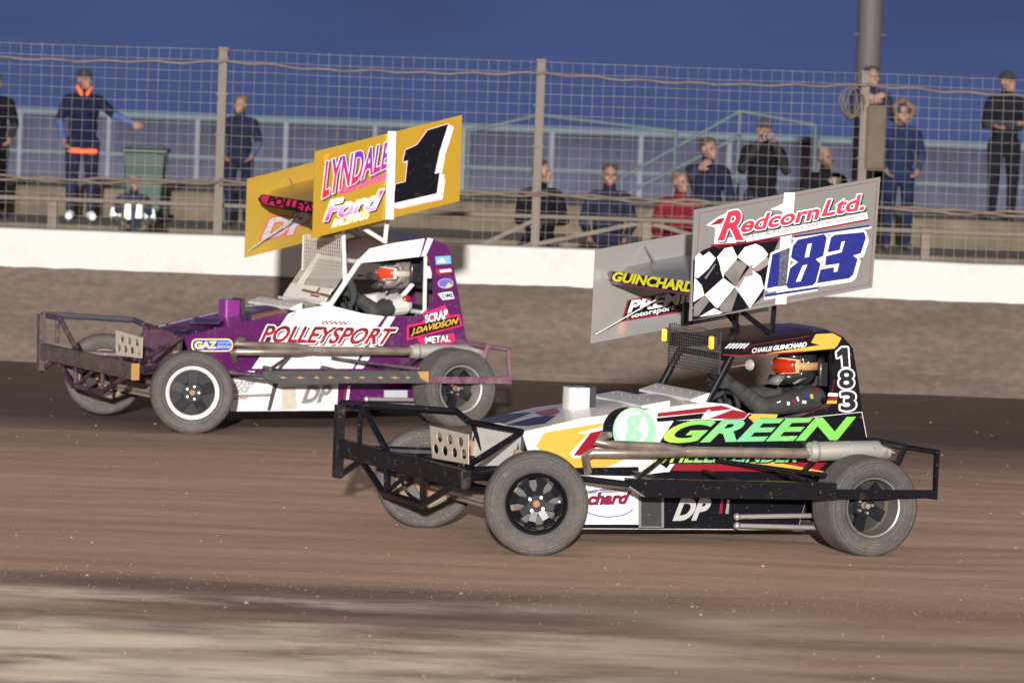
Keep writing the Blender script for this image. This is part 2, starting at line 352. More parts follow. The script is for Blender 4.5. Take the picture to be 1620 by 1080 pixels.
# --- fence
M_POST = mat('fence_post', (.125, .102, .084), .8, dirt=.2, dscale=5, bump=.3)
M_WIRE = mat('fence_wire', (.165, .145, .135), .75, var=.3, dscale=1.2)
M_CABLE = mat('muddy_cable', (.115, .088, .068), .9, var=.25, dscale=3)
def build_fence():
    FY = 48.08; root = empty('mesh_fence', (0, FY, 0)); tag(root, 'tall brown wire mesh fence on square posts along the track wall', 'fence')
    px = [(-2.955 - 3.16), -2.955, .19, 3.40, 6.55]
    Zt = 3.14
    for x in px:
        mb = MB(); mb.box((x, 0, Zt / 2), (.085, .085, Zt), M_POST); mb.box((x, 0, Zt + .01), (.1, .1, .02), M_POST)
        for z in (1.5, 1.85, 2.3, 2.7, 3.05): mb.tube([(x - .06, -.05, z), (x + .06, -.05, z)], .006, M_WIRE, 5)
        mb.build('post', root, bevel=.006)
    ends = px
    for k in range(len(ends) - 1):
        a, b = ends[k], ends[k + 1]; mb = MB(); n = round((b - a) / .105)
        for i in range(n + 1):
            x = a + (b - a) * i / n + random.uniform(-.004, .004); w = random.uniform(-.004, .004)
            mb.tube([(x + w, -.052, 1.28), (x - w, -.052 + random.uniform(-.01, .01), 2.2), (x + w * .5, -.052, Zt)], .0019, M_WIRE, 4, caps=False)
        for j in range(18):
            z = 1.34 + j * .1055; pts = []
            for i in range(13):
                t = i / 12; pts.append((a + (b - a) * t, -.057 + .006 * math.sin(t * 9 + j), z + .008 * noise.noise((t * 4 + k * 9, j * .4, 1)) - .008 * math.sin(t * math.pi) * (j > 14)))
            mb.tube(pts, .0022, M_WIRE, 4, caps=False)
        mb.build('mesh_panel', root)
        mb = MB()
        for (z, sag, r, nn) in ((3.02, .045, .011, 2), (1.84, .03, .013, 3)):
            for q in range(nn - 1):
                pts = []
                for i in range(25):
                    t = i / 24; pts.append((a + (b - a) * t, -.075 - .012 * math.sin(t * 40 + q * 3.1), z - sag * math.sin(t * math.pi) + .01 * math.cos(t * 40 + q * 3.1) + .02 * noise.noise((t * 5 + k * 3, q * 7, z)) - q * .022))
                mb.tube(pts, r, M_CABLE, 6)
        mb.build('cable', root)
    mb = MB()      # tangled coil of cable hanging by the right-hand post
    cpt = []
    for i in range(60):
        a = i * .62; rr = .085 + .05 * math.sin(i * .37); cpt.append((3.40 - .13 + rr * math.cos(a), -.1 - .0012 * i, 2.85 + .15 * math.sin(a) + .02 * math.sin(i * 1.7)))
    mb.tube(cpt, .005, M_CABLE, 6); mb.build('cable_coil', root)
    mb = MB(); mb.box((3.52, -.02, 2.50), (.2, .1, .64), mat('post_padding', (.085, .064, .047), .9, var=.2, dscale=4, bump=.4, bscale=9)); mb.build('padding', root, bevel=.03)
build_fence()

def build_guard_rail():
    y = 48.35; root = empty('guard_rail', (0, y, 0)); tag(root, 'low brown pipe rail on short posts just behind the white band of the track wall', 'railing')
    for x in (-4.62, -1.86, 1.30, 4.08, 6.8):
        mb = MB(); mb.box((x, 0, .85), (.09, .09, 1.5), M_POST); mb.box((x, 0, 1.61), (.12, .12, .02), M_POST); mb.build('post', root, bevel=.006)
    mb = MB(); mb.tube([(-14, -.05, 1.585), (-4.6, -.05, 1.59), (-1.8, -.05, 1.585), (1.3, -.05, 1.60), (4.1, -.05, 1.585), (14, -.05, 1.6)], .024, M_POST, 8); mb.build('rail', root)
    mb = MB()
    for a, b in (((-.35, .05, 1.18), (1.22, .05, 1.56)), ((1.36, .05, 1.56), (2.4, .05, 1.3)), ((-.9, .08, 1.0), (.2, .08, 1.56))): mb.beam(a, b, .035, .04, M_POST)
    mb.build('brace', root)
build_guard_rail()

# --- far side: corrugated hoarding, teal hand rails, lighting mast
M_TEAL = mat('teal_paint', (.028, .055, .07), .6, dirt=.1, dscale=4)
def build_back():
    Y = 74.0; mb = MB(); ms = mat('lilac_sheet', (.033, .036, .066), .75, var=.3, dscale=.9, bump=.15)  # hoarding colours set dark to stand in for flash falloff
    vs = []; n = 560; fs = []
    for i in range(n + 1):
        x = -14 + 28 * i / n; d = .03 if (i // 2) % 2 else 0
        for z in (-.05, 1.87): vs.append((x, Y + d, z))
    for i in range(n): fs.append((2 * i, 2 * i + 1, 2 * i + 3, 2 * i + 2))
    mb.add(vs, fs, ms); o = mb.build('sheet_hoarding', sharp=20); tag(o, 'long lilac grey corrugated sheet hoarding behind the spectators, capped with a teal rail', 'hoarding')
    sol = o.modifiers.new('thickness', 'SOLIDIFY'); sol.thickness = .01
    mb = MB(); mb.beam((-14, Y - .02, 1.90), (14, Y - .02, 1.90), .10, .085, M_TEAL); mb.beam((-14, Y - .04, 1.29), (14, Y - .04, 1.29), .05, .05, M_TEAL); mb.build('cap_rail', o)
    mgr = mat('galvanised', (.085, .09, .12), .6, var=.2, dscale=3)
    for x in np.arange(-13, 14, 1.35):
        mb = MB(); mb.box((x, Y - .07, .92), (.06, .06, 1.9), mgr); mb.build('upright', o)
    # teal stair hand rails
    YR = 60.5; P = lambda x, y: at_depth(x, y, YR)
    root = empty('stair_handrail', P(1010, 300)); root.location.z = 1.32; base = root.location.copy()
    tag(root, 'teal tubular stair handrail rising to a peak left of the photographing spectator', 'handrail')
    Q = lambda x, y: P(x, y) - base
    for seg in ([(740, 208), (853, 182), (1069, 208)], [(984, 281), (1171, 176), (1290, 198)], [(984, 310), (1171, 215)]):
        mb = MB(); mb.tube([Q(*s) for s in seg], .028, M_TEAL, 8); mb.build('rail', root)
    for x, y in ((853, 184), (1069, 210), (1171, 178), (984, 283), (1290, 200), (742, 210)):
        q = Q(x, y); mb = MB(); mb.tube([q, (q.x, q.y, 0)], .028, M_TEAL, 8); mb.build('post', root)
    p = at_depth(1364, 60, 61.0); mb = MB(); mm = mat('mast_galvanised', (.06, .055, .055), .7, dirt=.15, dirtcol=(.12, .1, .09), dscale=2)
    mb.tube([(0, 0, 0), (0, 0, 6), (0, 0, 12)], [.17, .14, .11], mm, 12); mb.box((0, 0, .02), (.5, .5, .04), mm)
    for k in range(18): mb.tube([(-.2, -.05, 2.2 + k * .5), (.2, -.05, 2.2 + k * .5)], .012, mm, 5)
    o = mb.build('lighting_mast', loc=(p.x + .09, 61.0, 1.32)); tag(o, 'tall grey steel lighting mast rising out of the top of the picture', 'mast')
    # wheeled bin
    p = at_depth(229, 300, 57.2); root = empty('wheeled_bin', (p.x, 57.2, 1.0)); tag(root, 'dark green wheeled bin standing behind the crouching person', 'bin')
    mg = mat('bin_green', (.006, .028, .020), .5, var=.15); mb = MB(); vs = [(sx * a, sy * b, z) for z, a, b in ((.12, .2, .2), (.82, .25, .27)) for sx, sy in ((-1, -1), (1, -1), (1, 1), (-1, 1))]
    mb.add(vs, [(0, 1, 5, 4), (1, 2, 6, 5), (2, 3, 7, 6), (3, 0, 4, 7), (3, 2, 1, 0), (4, 5, 6, 7)], mg); mb.build('body', root, bevel=.02)
    mb = MB(); mb.box((0, .0, .85), (.54, .58, .05), mg); mb.box((0, .3, .87), (.4, .05, .05), mg); mb.build('lid', root, bevel=.015)
    for sx in (-1, 1):
        mb = MB(); mb.lathe([(.001, -.03), (.1, -.03), (.1, .03), (.001, .03)], mat('bin_wheel', (.02, .02, .02), .8), (sx * .24, .22, .1), (1, 0, 0), 20); mb.build('wheel', root)
build_back()

# ================================================================== PEOPLE
def capsule(bm, a, b, ra, rb, n=12):
    a = Vector(a); b = Vector(b); d = b - a; L = d.length
    if L < 1e-5: d = Vector((0, 0, 1)); L = 1e-5
    d.normalize(); ref = Vector((0, 0, 1)) if abs(d.z) < .9 else Vector((1, 0, 0)); e1 = d.cross(ref).normalized(); e2 = d.cross(e1)
    prof = [(ra * math.sin(t), -ra * math.cos(t)) for t in (0, .5, 1.0, 1.57)] + [(rb * math.cos(t), L + rb * math.sin(t)) for t in (0, .5, 1.0, 1.57)]
    rings = []
    for rr, h in prof:
        if rr < 1e-4: rings.append([bm.verts.new(a + d * h)])
        elif abs(rr) < 1e-3: rings.append([bm.verts.new(a + d * h)])
        else: rings.append([bm.verts.new(a + d * h + (e1 * math.cos(2 * math.pi * j / n) + e2 * math.sin(2 * math.pi * j / n)) * rr) for j in range(n)])
    for p, q in zip(rings, rings[1:]):
        for j in range(n):
            j2 = (j + 1) % n
            if len(p) == 1: bm.faces.new((p[0], q[j2], q[j]))
            elif len(q) == 1: bm.faces.new((p[j], p[j2], q[0]))
            else: bm.faces.new((p[j], p[j2], q[j2], q[j]))
def fuse(name, prims, mats, voxel, parent=None, smooth=2):
    """grow one continuous skin over the given bones: ('c', a, b, ra, rb, mat) and ('e', centre, radii, rot, mat)"""
    bm = bmesh.new()
    for p in prims:
        if p[0] == 'c': capsule(bm, *p[1:5])
        else:
            M = Matrix.Translation(p[1]) @ p[3].to_4x4() @ Matrix.Diagonal((*p[2], 1)); bmesh.ops.create_uvsphere(bm, u_segments=18, v_segments=12, radius=1, matrix=M)
    bmesh.ops.recalc_face_normals(bm, faces=bm.faces[:])
    me = bpy.data.meshes.new(name); bm.to_mesh(me); bm.free()
    o = bpy.data.objects.new(name, me); COL.objects.link(o)
    r_ = o.modifiers.new('r', 'REMESH'); r_.mode = 'VOXEL'; r_.voxel_size = voxel
    sm = o.modifiers.new('s', 'SMOOTH'); sm.factor = .5; sm.iterations = smooth
    dg = bpy.context.evaluated_depsgraph_get(); dg.update()
    m2 = bpy.data.meshes.new_from_object(o.evaluated_get(dg)); o.modifiers.clear(); o.data = m2; bpy.data.meshes.remove(me); m2.name = name
    n = len(m2.polygons); c = np.empty(n * 3); m2.polygons.foreach_get('center', c); c = c.reshape(-1, 3)
    best = np.full(n, 1e9); idx = np.zeros(n, int); ml = []
    for p in prims:
        if p[-1] not in ml: ml.append(p[-1])
        if p[0] == 'c':
            a = np.array(p[1]); b = np.array(p[2]); ab = b - a; t = np.clip(((c - a) @ ab) / max(ab @ ab, 1e-9), 0, 1)
            d = np.linalg.norm(c - a - t[:, None] * ab, axis=1) - (p[3] + (p[4] - p[3]) * t)
        else:
            q = (c - np.array(p[1])) @ np.array(p[3].to_3x3()); q = q / np.array(p[2]); d = (np.linalg.norm(q, axis=1) - 1) * min(p[2])
        k = d < best; best[k] = d[k]; idx[k] = ml.index(p[-1])
    m2.materials.clear()
    for m in ml: m2.materials.append(mats[m])
    m2.polygons.foreach_set('material_index', idx.astype(np.int32)); m2.polygons.foreach_set('use_smooth', [True] * n)
    if parent: o.parent = parent
    return o
I3 = Matrix.Identity(3)
def hand_prims(P, wrist, dirv, palmn, s=1.0, side=1, curl=.5, t='skin'):
    """palm, four unequal bent fingers and a thumb leaving the side of the palm"""
    w = Vector(wrist); d = Vector(dirv).normalized(); n = Vector(palmn); n = (n - d * n.dot(d)).normalized(); sd = d.cross(n) * side
    P.append(('c', w, w + d * .03 * s, .026 * s, .03 * s, t))
    for k, (off, l) in enumerate(((-.030, .062), (-.010, .074), (.010, .079), (.030, .070))):
        b0 = w + d * .03 * s + sd * off * .7 * s; b1 = w + d * .088 * s + sd * off * s
        P.append(('c', b0, b1, .017 * s, .0135 * s, t))
        c1 = curl * .7; c2 = curl * 1.7
        k1 = b1 + (d * math.cos(c1) + n * math.sin(c1)) * l * .52 * s; k2 = k1 + (d * math.cos(c2) + n * math.sin(c2)) * l * .5 * s
        P.append(('c', b1, k1, .0105 * s, .0100 * s, t)); P.append(('c', k1, k2, .0100 * s, .0085 * s, t))
    t0 = w + d * .028 * s + sd * .026 * s; t1 = t0 + (d * .7 + sd * .75 + n * .25).normalized() * .042 * s; t2 = t1 + (d * .95 + sd * .15 + n * .45).normalized() * .034 * s
    P.append(('c', t0, t1, .0150 * s, .0125 * s, t)); P.append(('c', t1, t2, .0120 * s, .0100 * s, t))
SKIN = mat('skin', (.19, .10, .072), .6, var=.08, dscale=8)  # skin colour lowered to stand in for weak flash on distant faces
EYE = mat('eye_dark', (.03, .02, .018), .3); LIP = mat('lips', (.28, .11, .09), .5)
def head_prims(P, c, yaw=0.0, tilt=0.0):
    M = Matrix.Rotation(yaw, 3, 'Z') @ Matrix.Rotation(tilt, 3, 'X'); c = Vector(c); q = lambda x, y, z: c + M @ Vector((x, y, z))
    P.append(('e', q(0, .012, .022), (.076, .096, .094), M, 'skin')); P.append(('e', q(0, -.028, -.045), (.058, .062, .075), M, 'skin'))
    P.append(('c', q(0, -.088, -.085), q(0, -.08, -.095), .022, .024, 'skin'))                # chin
    P.append(('c', q(0, -.088, .012), q(0, -.112, -.028), .011, .016, 'skin'))                # nose
    for s in (-1, 1):
        P.append(('e', q(s * .034, -.084, .008), (.0095, .012, .006), M, 'eye'))
        P.append(('e', q(s * .078, .012, -.008), (.012, .022, .033), M, 'skin')); P.append(('e', q(s * .045, -.058, -.03), (.026, .026, .026), M, 'skin'))
    P.append(('c', q(-.022, -.092, -.062), q(.022, -.092, -.062), .0085, .0085, 'lip'))
    return M
def spectator(label, x, y, z, h, yaw, jacket, trousers, hair=(.03, .022, .018), pose='pockets', head_yaw=0.0, trim=None, sleeve=None, shoe=(.03, .03, .03), hat=None, hood=None, crouch=False, extras=None, group=None):
    s = h / 1.75; root = empty('person', (x, y, z), yaw); tag(root, label, 'person', group)
    mt = {'skin': SKIN, 'eye': EYE, 'lip': LIP, 'hair': mat('hair_%d_%d_%d' % tuple(int(v * 999) for v in hair), hair, .8),
          'jacket': mat('cloth_%d_%d_%d' % tuple(int(v * 999) for v in jacket), jacket, .9, var=.3, dscale=5, bump=.5, bscale=14, spec=.12),
          'trousers': mat('cloth_%d_%d_%d' % tuple(int(v * 999) for v in trousers), trousers, .9, var=.25, dscale=5, bump=.4, bscale=14, spec=.12),
          'shoe': mat('shoe_%d_%d_%d' % tuple(int(v * 999) for v in shoe), shoe, .7), 'trim': mat('trim_orange', (.85, .12, .02), .7), 'sleeve': mat('sleeve_%d_%d_%d' % tuple(int(v * 999) for v in (sleeve or jacket)), sleeve or jacket, .85, var=.2, dscale=6)}
    P = []; V = lambda a, b, c: Vector((a, b, c))
    if crouch:
        hip = .30; P += [('c', V(-.09, .08, .32), V(-.15, -.28, .52), .10, .075, 'trousers'), ('c', V(.09, .08, .32), V(.17, -.25, .50), .10, .075, 'trousers'),
              ('c', V(-.15, -.28, .5), V(-.13, -.12, .09), .072, .048, 'trousers'), ('c', V(.17, -.25, .48), V(.16, -.08, .09), .072, .048, 'trousers'),
              ('c', V(-.13, -.10, .05), V(-.14, -.28, .04), .05, .045, 'shoe'), ('c', V(.16, -.06, .05), V(.17, -.24, .04), .05, .045, 'shoe')]
        dz = -.54; lean = -.14
    else:
        for q in (-1, 1):
            P += [('c', V(q * .10, .01, .90), V(q * .115, -.015, .50), .105, .075, 'trousers'), ('c', V(q * .115, -.015, .50), V(q * .12, .02, .11), .073, .055, 'trousers'),
                  ('c', V(q * .12, .03, .05), V(q * .14, -.13, .04), .052, .045, 'shoe')]
        dz = 0; lean = 0
    T = lambda a, b, c: V(a, b + lean * max(0, (c - .9)) * 2, c + dz)
    P += [('e', T(0, .01, .93), (.175, .135, .16), I3, 'jacket'), ('e', T(0, .01, 1.10), (.175, .125, .20), I3, 'jacket'), ('e', T(0, .0, 1.28), (.19, .13, .19), I3, 'jacket'),
          ('c', T(-.145, .01, 1.40), T(.145, .01, 1.40), .082, .082, 'jacket'), ('c', T(0, .01, 1.44), T(0, -.005, 1.53), .072, .068, 'jacket'), ('c', T(0, .01, 1.5), T(0, -.01, 1.60), .054, .052, 'skin')]
    if trim:
        P += [('c', T(-.15, -.07, .815), T(0, -.125, .80), .028, .028, 'trim'), ('c', T(0, -.125, .80), T(.15, -.07, .805), .028, .028, 'trim'),
              ('c', T(-.075, -.03, 1.545), T(-.035, -.085, 1.47), .02, .02, 'trim'), ('c', T(.075, -.03, 1.545), T(.035, -.085, 1.47), .02, .02, 'trim'), ('c', T(-.07, .03, 1.55), T(.07, .03, 1.55), .03, .03, 'trim')]
    arms = {'pockets': ((-.27, .03, 1.14, -.20, -.10, .98), (.27, .03, 1.14, .20, -.10, .98)), 'camera': ((-.25, -.12, 1.20, -.09, -.25, 1.50), (.25, -.12, 1.20, .09, -.25, 1.50)),
            'lean': ((-.28, .02, 1.15, -.23, -.13, .95), (.36, -.06, 1.24, .56, -.16, 1.16)), 'folded': ((-.26, -.05, 1.14, .06, -.22, 1.16), (.26, -.05, 1.14, -.06, -.21, 1.11)),
            'cup': ((-.27, .03, 1.14, -.20, -.10, .98), (.25, -.08, 1.14, .10, -.26, 1.32)), 'phone': ((-.25, -.1, 1.18, -.03, -.27, 1.36), (.25, -.1, 1.18, .04, -.27, 1.34)),
            'reach': ((-.30, -.05, 1.22, -.16, -.25, 1.42), (.27, .03, 1.14, .22, -.1, .96)), 'knees': ((-.26, -.1, 1.13, -.17, -.26, 1.05), (.26, -.1, 1.13, .19, -.24, 1.03))}[pose]
    for q, (a, b, c, d, e, f) in zip((-1, 1), arms):
        S = T(q * .185, .01, 1.395); E_ = T(a, b, c); W_ = T(d, e, f)
        P += [('c', S, E_, .072, .056, 'jacket'), ('c', E_, W_, .056, .042, 'sleeve')]
        hand_prims(P, W_ + (W_ - E_).normalized() * .02, (W_ - E_), V(-q * .6, -.2, .4) if pose != 'camera' else V(-q, .2, 0), 1.0, q, .6)
    hc = T(0, -.02, 1.645); M = head_prims(P, hc, head_yaw)
    b = fuse('body', P, mt, .0095, root); b.scale = (s, s, s)
    # hair / hat / hood as clothing children
    Pq = lambda a, b_, c: hc + M @ Vector((a, b_, c))
    if hat:
        mb = MB(); mh = mat('hat_%d_%d' % (int(hat[0] * 999), int(hat[2] * 999)), hat, .9); mb.ball(Pq(0, .01, .058), (.088, .106, .075), mh, 18, 10, M); mb.ball(Pq(0, -.10, .045), (.065, .05, .01), mh, 14, 6, M)
        o = mb.build('cap', root); o.scale = (s, s, s)
    else:
        HP = [('e', Pq(0, .028, .046), (.083, .093, .083), M, 'hair'), ('e', Pq(0, .06, .0), (.074, .06, .08), M, 'hair')]
        for k in range(14):
            a = k * 2.4; HP.append(('e', Pq(.06 * math.cos(a), .03 + .06 * math.sin(a), .085 + .02 * math.sin(k * 5)), (.03, .03, .022), M, 'hair'))
        o = fuse('hair', HP, mt, .011, root, 1); o.scale = (s, s, s)
    if hood:
        mh = mat('fur_trim', hood, .95, var=.5, dscale=14, bump=1, bscale=60); mb = MB(); pts = []
        for k in range(22):
            a = 2 * math.pi * k / 22; w_ = 1 + .12 * math.sin(a * 3 + 1) + .08 * math.sin(a * 5); pts.append(Pq(.106 * w_ * math.cos(a), -.045 - .02 * math.sin(a), .01 + .135 * w_ * math.sin(a)))
        mb.tube(pts, .026, mh, 10, closed=True)
        for p in pts:
            for j in range(12):
                d = Vector((random.gauss(0, 1), random.gauss(0, 1), random.gauss(0, 1))).normalized(); e = d.orthogonal() * .012; q = p + d * .024
                mb.add([q - e, q + e, q + d * .022], [(0, 1, 2)], mh)
        o = mb.build('fur_trim', root); o.scale = (s, s, s)
        mb = MB(); mb.ball(Pq(0, .045, .0), (.135, .12, .17), mt['jacket'], 18, 12, M); o = mb.build('hood', root); o.scale = (s, s, s)
    return root
def scatter_people():
    G = 'spectators behind the track fence'
    A = lambda px, Y: at_depth(px, 250, Y).x
    NAVY = (.006, .008, .024); BLK = (.005, .005, .008); DN = (.009, .011, .028)
    spectator('person dressed in black half cut off by the left picture edge', A(-12, 57.3), 57.3, 1.0, 1.68, .2, BLK, BLK, pose='pockets', group=G)
    spectator('person in navy jacket with orange collar and hem resting one arm on the rail', A(130, 57.4), 57.4, 1.0, 1.76, .12, NAVY, (.012, .013, .03), (.02, .018, .02), 'lean', .5, True, (.03, .055, .16), (.75, .75, .75), hat=(.015, .015, .03), group=G)
    spectator('person in dark navy coat standing just right of the leftmost full fence post', A(378, 57.2), 57.2, 1.0, 1.52, -.1, DN, DN, (.10, .06, .04), 'pockets', -.3, sleeve=(.03, .04, .09), group=G)
    r = spectator('crouching person in dark clothes with bright white reflective bands by the wheeled bin', A(212, 53.5), 53.5, .78, 1.3, .15, (.02, .02, .035), (.05, .055, .04), (.12, .09, .08), 'knees', .2, crouch=True, shoe=(.8, .8, .78), sleeve=(.04, .04, .06), group=G)
    mw = mat('reflective_band', (.88, .9, .86), .5); s = 1.3 / 1.75
    for a, b, ra in (((-.085, -.205, .56), (-.075, -.185, .80), .055), ((.085, -.205, .58), (.08, -.185, .80), .055), ((-.245, -.10, .70), (-.26, -.15, .58), .084), ((.245, -.10, .70), (.26, -.15, .56), .084)):
        mb = MB(); mb.tube([Vector(a) * s, Vector(b) * s], [ra * s, ra * s], mw, 14); mb.build('reflective_band', r)
    spectator('person in black jacket at the middle fence post, leaning forward to look left', A(858, 50.6), 50.6, .35, 1.72, .35, BLK, (.02, .02, .03), (.03, .02, .02), 'folded', .6, group=G)
    spectator('person in dark navy jacket standing alone between the middle post and the person in red', A(966, 51.0), 51.0, .35, 1.70, -.05, (.012, .014, .03), BLK, (.05, .03, .02), 'pockets', .15, group=G)
    spectator('person in red jacket standing low behind the pipe rail', A(1078, 50.8), 50.8, .35, 1.66, .15, (.11, .008, .016), (.03, .03, .04), (.09, .06, .045), 'pockets', .5, group=G)
    spectator('person in dark top with one hand near the chin, behind the person in red', A(1120, 52.6), 52.6, .57, 1.76, .2, DN, DN, (.06, .035, .025), 'reach', .5, group=G)
    r = spectator('person in black holding a camera up to the face with both hands', A(1207, 54.3), 54.3, .78, 1.74, .1, BLK, (.012, .012, .03), (.05, .04, .035), 'camera', .0, hat=(.03, .03, .04), group=G)
    mb = MB(); mb.box((0, -.30, 1.585), (.13, .07, .085), mat('camera_black', (.015, .015, .015), .4)); mb.lathe([(.001, .08), (.034, .08), (.036, 0), (.001, 0)], MATS['camera_black'], (0, -.33, 1.58), (0, -1, 0), 18)
    cobj = mb.build('camera', bevel=.006); cobj.matrix_world = Matrix.Translation(r.location) @ Matrix.Rotation(r.rotation_euler.z, 4, 'Z') @ Matrix.Diagonal((.994, .994, .994, 1)); tag(cobj, 'small black camera held up by the person in black', 'camera')
    r = spectator('person with a pale cup raised in one hand, left of the lighting mast', A(1306, 52.2), 52.2, .57, 1.72, .15, BLK, BLK, (.16, .14, .13), 'cup', .4, group=G)
    mb = MB(); mb.lathe([(.001, 0), (.032, 0), (.042, .11), (.039, .11), (.03, .008), (.001, .008)], mat('cup_paper', (.75, .66, .5), .7), (.06, -.345, 1.33), (0, .05, 1), 20); c = mb.build('paper_cup')
    c.matrix_world = Matrix.Translation(r.location) @ Matrix.Rotation(r.rotation_euler.z, 4, 'Z') @ Matrix.Diagonal((.983, .983, .983, 1)); tag(c, 'pale paper cup held by the person left of the lighting mast', 'cup')
    spectator('tall dark clothed person behind the fence post with the coiled cable', A(1374, 59.2), 59.2, 1.32, 1.80, .1, (.014, .014, .03), BLK, (.02, .018, .02), 'phone', .2, group=G)
    spectator('person in long navy coat with a fluffy pale fur hood', A(1424, 57.3), 57.3, 1.0, 1.72, .1, (.008, .015, .045), (.008, .012, .034), (.4, .25, .12), 'pockets', .1, hood=(.115, .072, .038), group=G)
    spectator('person in black with a dark cap at the right edge of the picture', A(1588, 58.9), 58.9, 1.32, 1.80, .2, (.006, .006, .010), (.006, .006, .010), (.02, .02, .02), 'folded', .5, hat=(.015, .015, .02), group=G)
scatter_people()

# ================================================================== STOCK CARS
def Z(x0, y0, k): return lambda X, Y: (x0 + X / k, y0 + Y / k)
PHOTO = lambda X, Y: (X, Y)
M_BLACK = mat('black_gloss_tube', (.005, .005, .008), .35, coat=.08, spec=.2, dirt=.08, dscale=5)
M_DARK = mat('dark_interior', (.02, .02, .022), .7, dirt=.1, dscale=5)
M_ALU = mat('bare_aluminium', (.55, .53, .50), .38, .75, dirt=.16, dscale=6)
M_STEEL = mat('heat_stained_steel', (.34, .28, .24), .33, .7, var=.3, dscale=4, dirt=.05)
M_SILENCER = mat('silencer_grey', (.42, .40, .37), .5, .55, dirt=.12, dscale=6)
M_RUST = mat('rusty_steel', (.26, .15, .09), .85, dirt=.3, dscale=6)
M_AXLE = mat('dirt_caked_steel', (.19, .145, .105), .9, dirt=.3, dscale=7, bump=.4, bscale=30)
M_TAN = mat('dusty_perforated_plate', (.40, .34, .28), .7, dirt=.2, dscale=6)
M_SILVERP = mat('polished_silver', (.80, .79, .77), .38, .35, dirt=.05, dscale=8)
M_BOLT = mat('bolt_zinc', (.55, .53, .5), .35, .8)
M_WHITE = mat('white_paint', (.60, .585, .565), .35, coat=.4, bump=.25, bscale=3.5, dirt=.13, dscale=5)
M_LWHITE = mat('sticker_white', (.70, .69, .68), .4)
M_LBLACK = mat('sticker_black', (.004, .004, .007), .5, spec=.12, dirt=.05, dirtcol=(.10, .08, .065))
M_LRED = mat('sticker_red', (.22, .006, .016), .35, coat=.4)
M_GREY = mat('sticker_grey', (.16, .155, .15), .5)
M_AMBER = mat('amber_lamp', (.55, .13, .005), .3, emit=((1.0, .30, .02), 2.6))
M_VISOR = mat('visor_red', (.55, .05, .02), .1, coat=1)
def tyre_mat():
    m = mat('dusty_tyre', (.052, .046, .042), .8, dirt=.34, dirtcol=(.115, .10, .092), dscale=5, bump=.3, bscale=50); n = m.node_tree; b = n.nodes['Principled BSDF']
    # faint mould rings and scuffs running round the sidewall
    tc = n.nodes.new('ShaderNodeTexCoord'); sp = n.nodes.new('ShaderNodeSeparateXYZ'); n.links.new(tc.outputs['Object'], sp.inputs[0])
    hy = n.nodes.new('ShaderNodeMath'); hy.operation = 'MULTIPLY'; n.links.new(sp.outputs[0], hy.inputs[0]); n.links.new(sp.outputs[0], hy.inputs[1])
    hz = n.nodes.new('ShaderNodeMath'); hz.operation = 'MULTIPLY_ADD'; n.links.new(sp.outputs[2], hz.inputs[0]); n.links.new(sp.outputs[2], hz.inputs[1]); n.links.new(hy.outputs[0], hz.inputs[2])
    sq = n.nodes.new('ShaderNodeMath'); sq.operation = 'SQRT'; n.links.new(hz.outputs[0], sq.inputs[0])
    cb = n.nodes.new('ShaderNodeCombineXYZ'); n.links.new(sq.outputs[0], cb.inputs[0])
    t = n.nodes.new('ShaderNodeTexNoise'); t.inputs['Scale'].default_value = 75; t.inputs['Detail'].default_value = 3; n.links.new(cb.outputs[0], t.inputs['Vector'])
    old = b.inputs['Base Color'].links[0].from_socket
    mr = n.nodes.new('ShaderNodeMapRange'); mr.inputs[1].default_value = .35; mr.inputs[2].default_value = .65; mr.inputs[3].default_value = .75; mr.inputs[4].default_value = 1.5; n.links.new(t.outputs[0], mr.inputs[0])
    x = n.nodes.new('ShaderNodeMix'); x.data_type = 'RGBA'; x.blend_type = 'MULTIPLY'; x.inputs[0].default_value = 1; n.links.new(old, x.inputs[6])
    gr = n.nodes.new('ShaderNodeCombineXYZ')
    for q in range(3): n.links.new(mr.outputs[0], gr.inputs[q])
    n.links.new(gr.outputs[0], x.inputs[7]); n.links.new(x.outputs[2], b.inputs['Base Color']); return m
M_TYRE = tyre_mat()

class Car:
    def __init__(s, contact, psi, name, label):
        g = ground_pt(*contact); th = math.pi + psi; s.R = Matrix.Rotation(th, 3, 'Z'); s.o = g - s.R @ Vector((1.25, .85, 0))
        s.Ri = s.R.transposed(); s.c = s.Ri @ (CAM - s.o); s.th = th
        s.root = empty(name, s.o, th); tag(s.root, label, 'race car', 'winged stock cars racing on the dirt track')
    def L(s, x, y, v, ax=1):
        d = s.Ri @ ray(x, y); return s.c + d * ((v - s.c[ax]) / d[ax])
    def side(s, yv, lift_dir=1):               # placer for marks on a plane parallel to the car's side
        return lambda x, y, lift: s.L(x, y, yv) + Vector((0, lift * lift_dir, 0))
    def front(s, xv): return lambda x, y, lift: s.L(x, y, xv, 0) + Vector((lift, 0, 0))

def shape(mb, place, pts, m, lift=.002, T=PHOTO):
    mb.poly([place(*T(*p), lift) for p in pts], m)

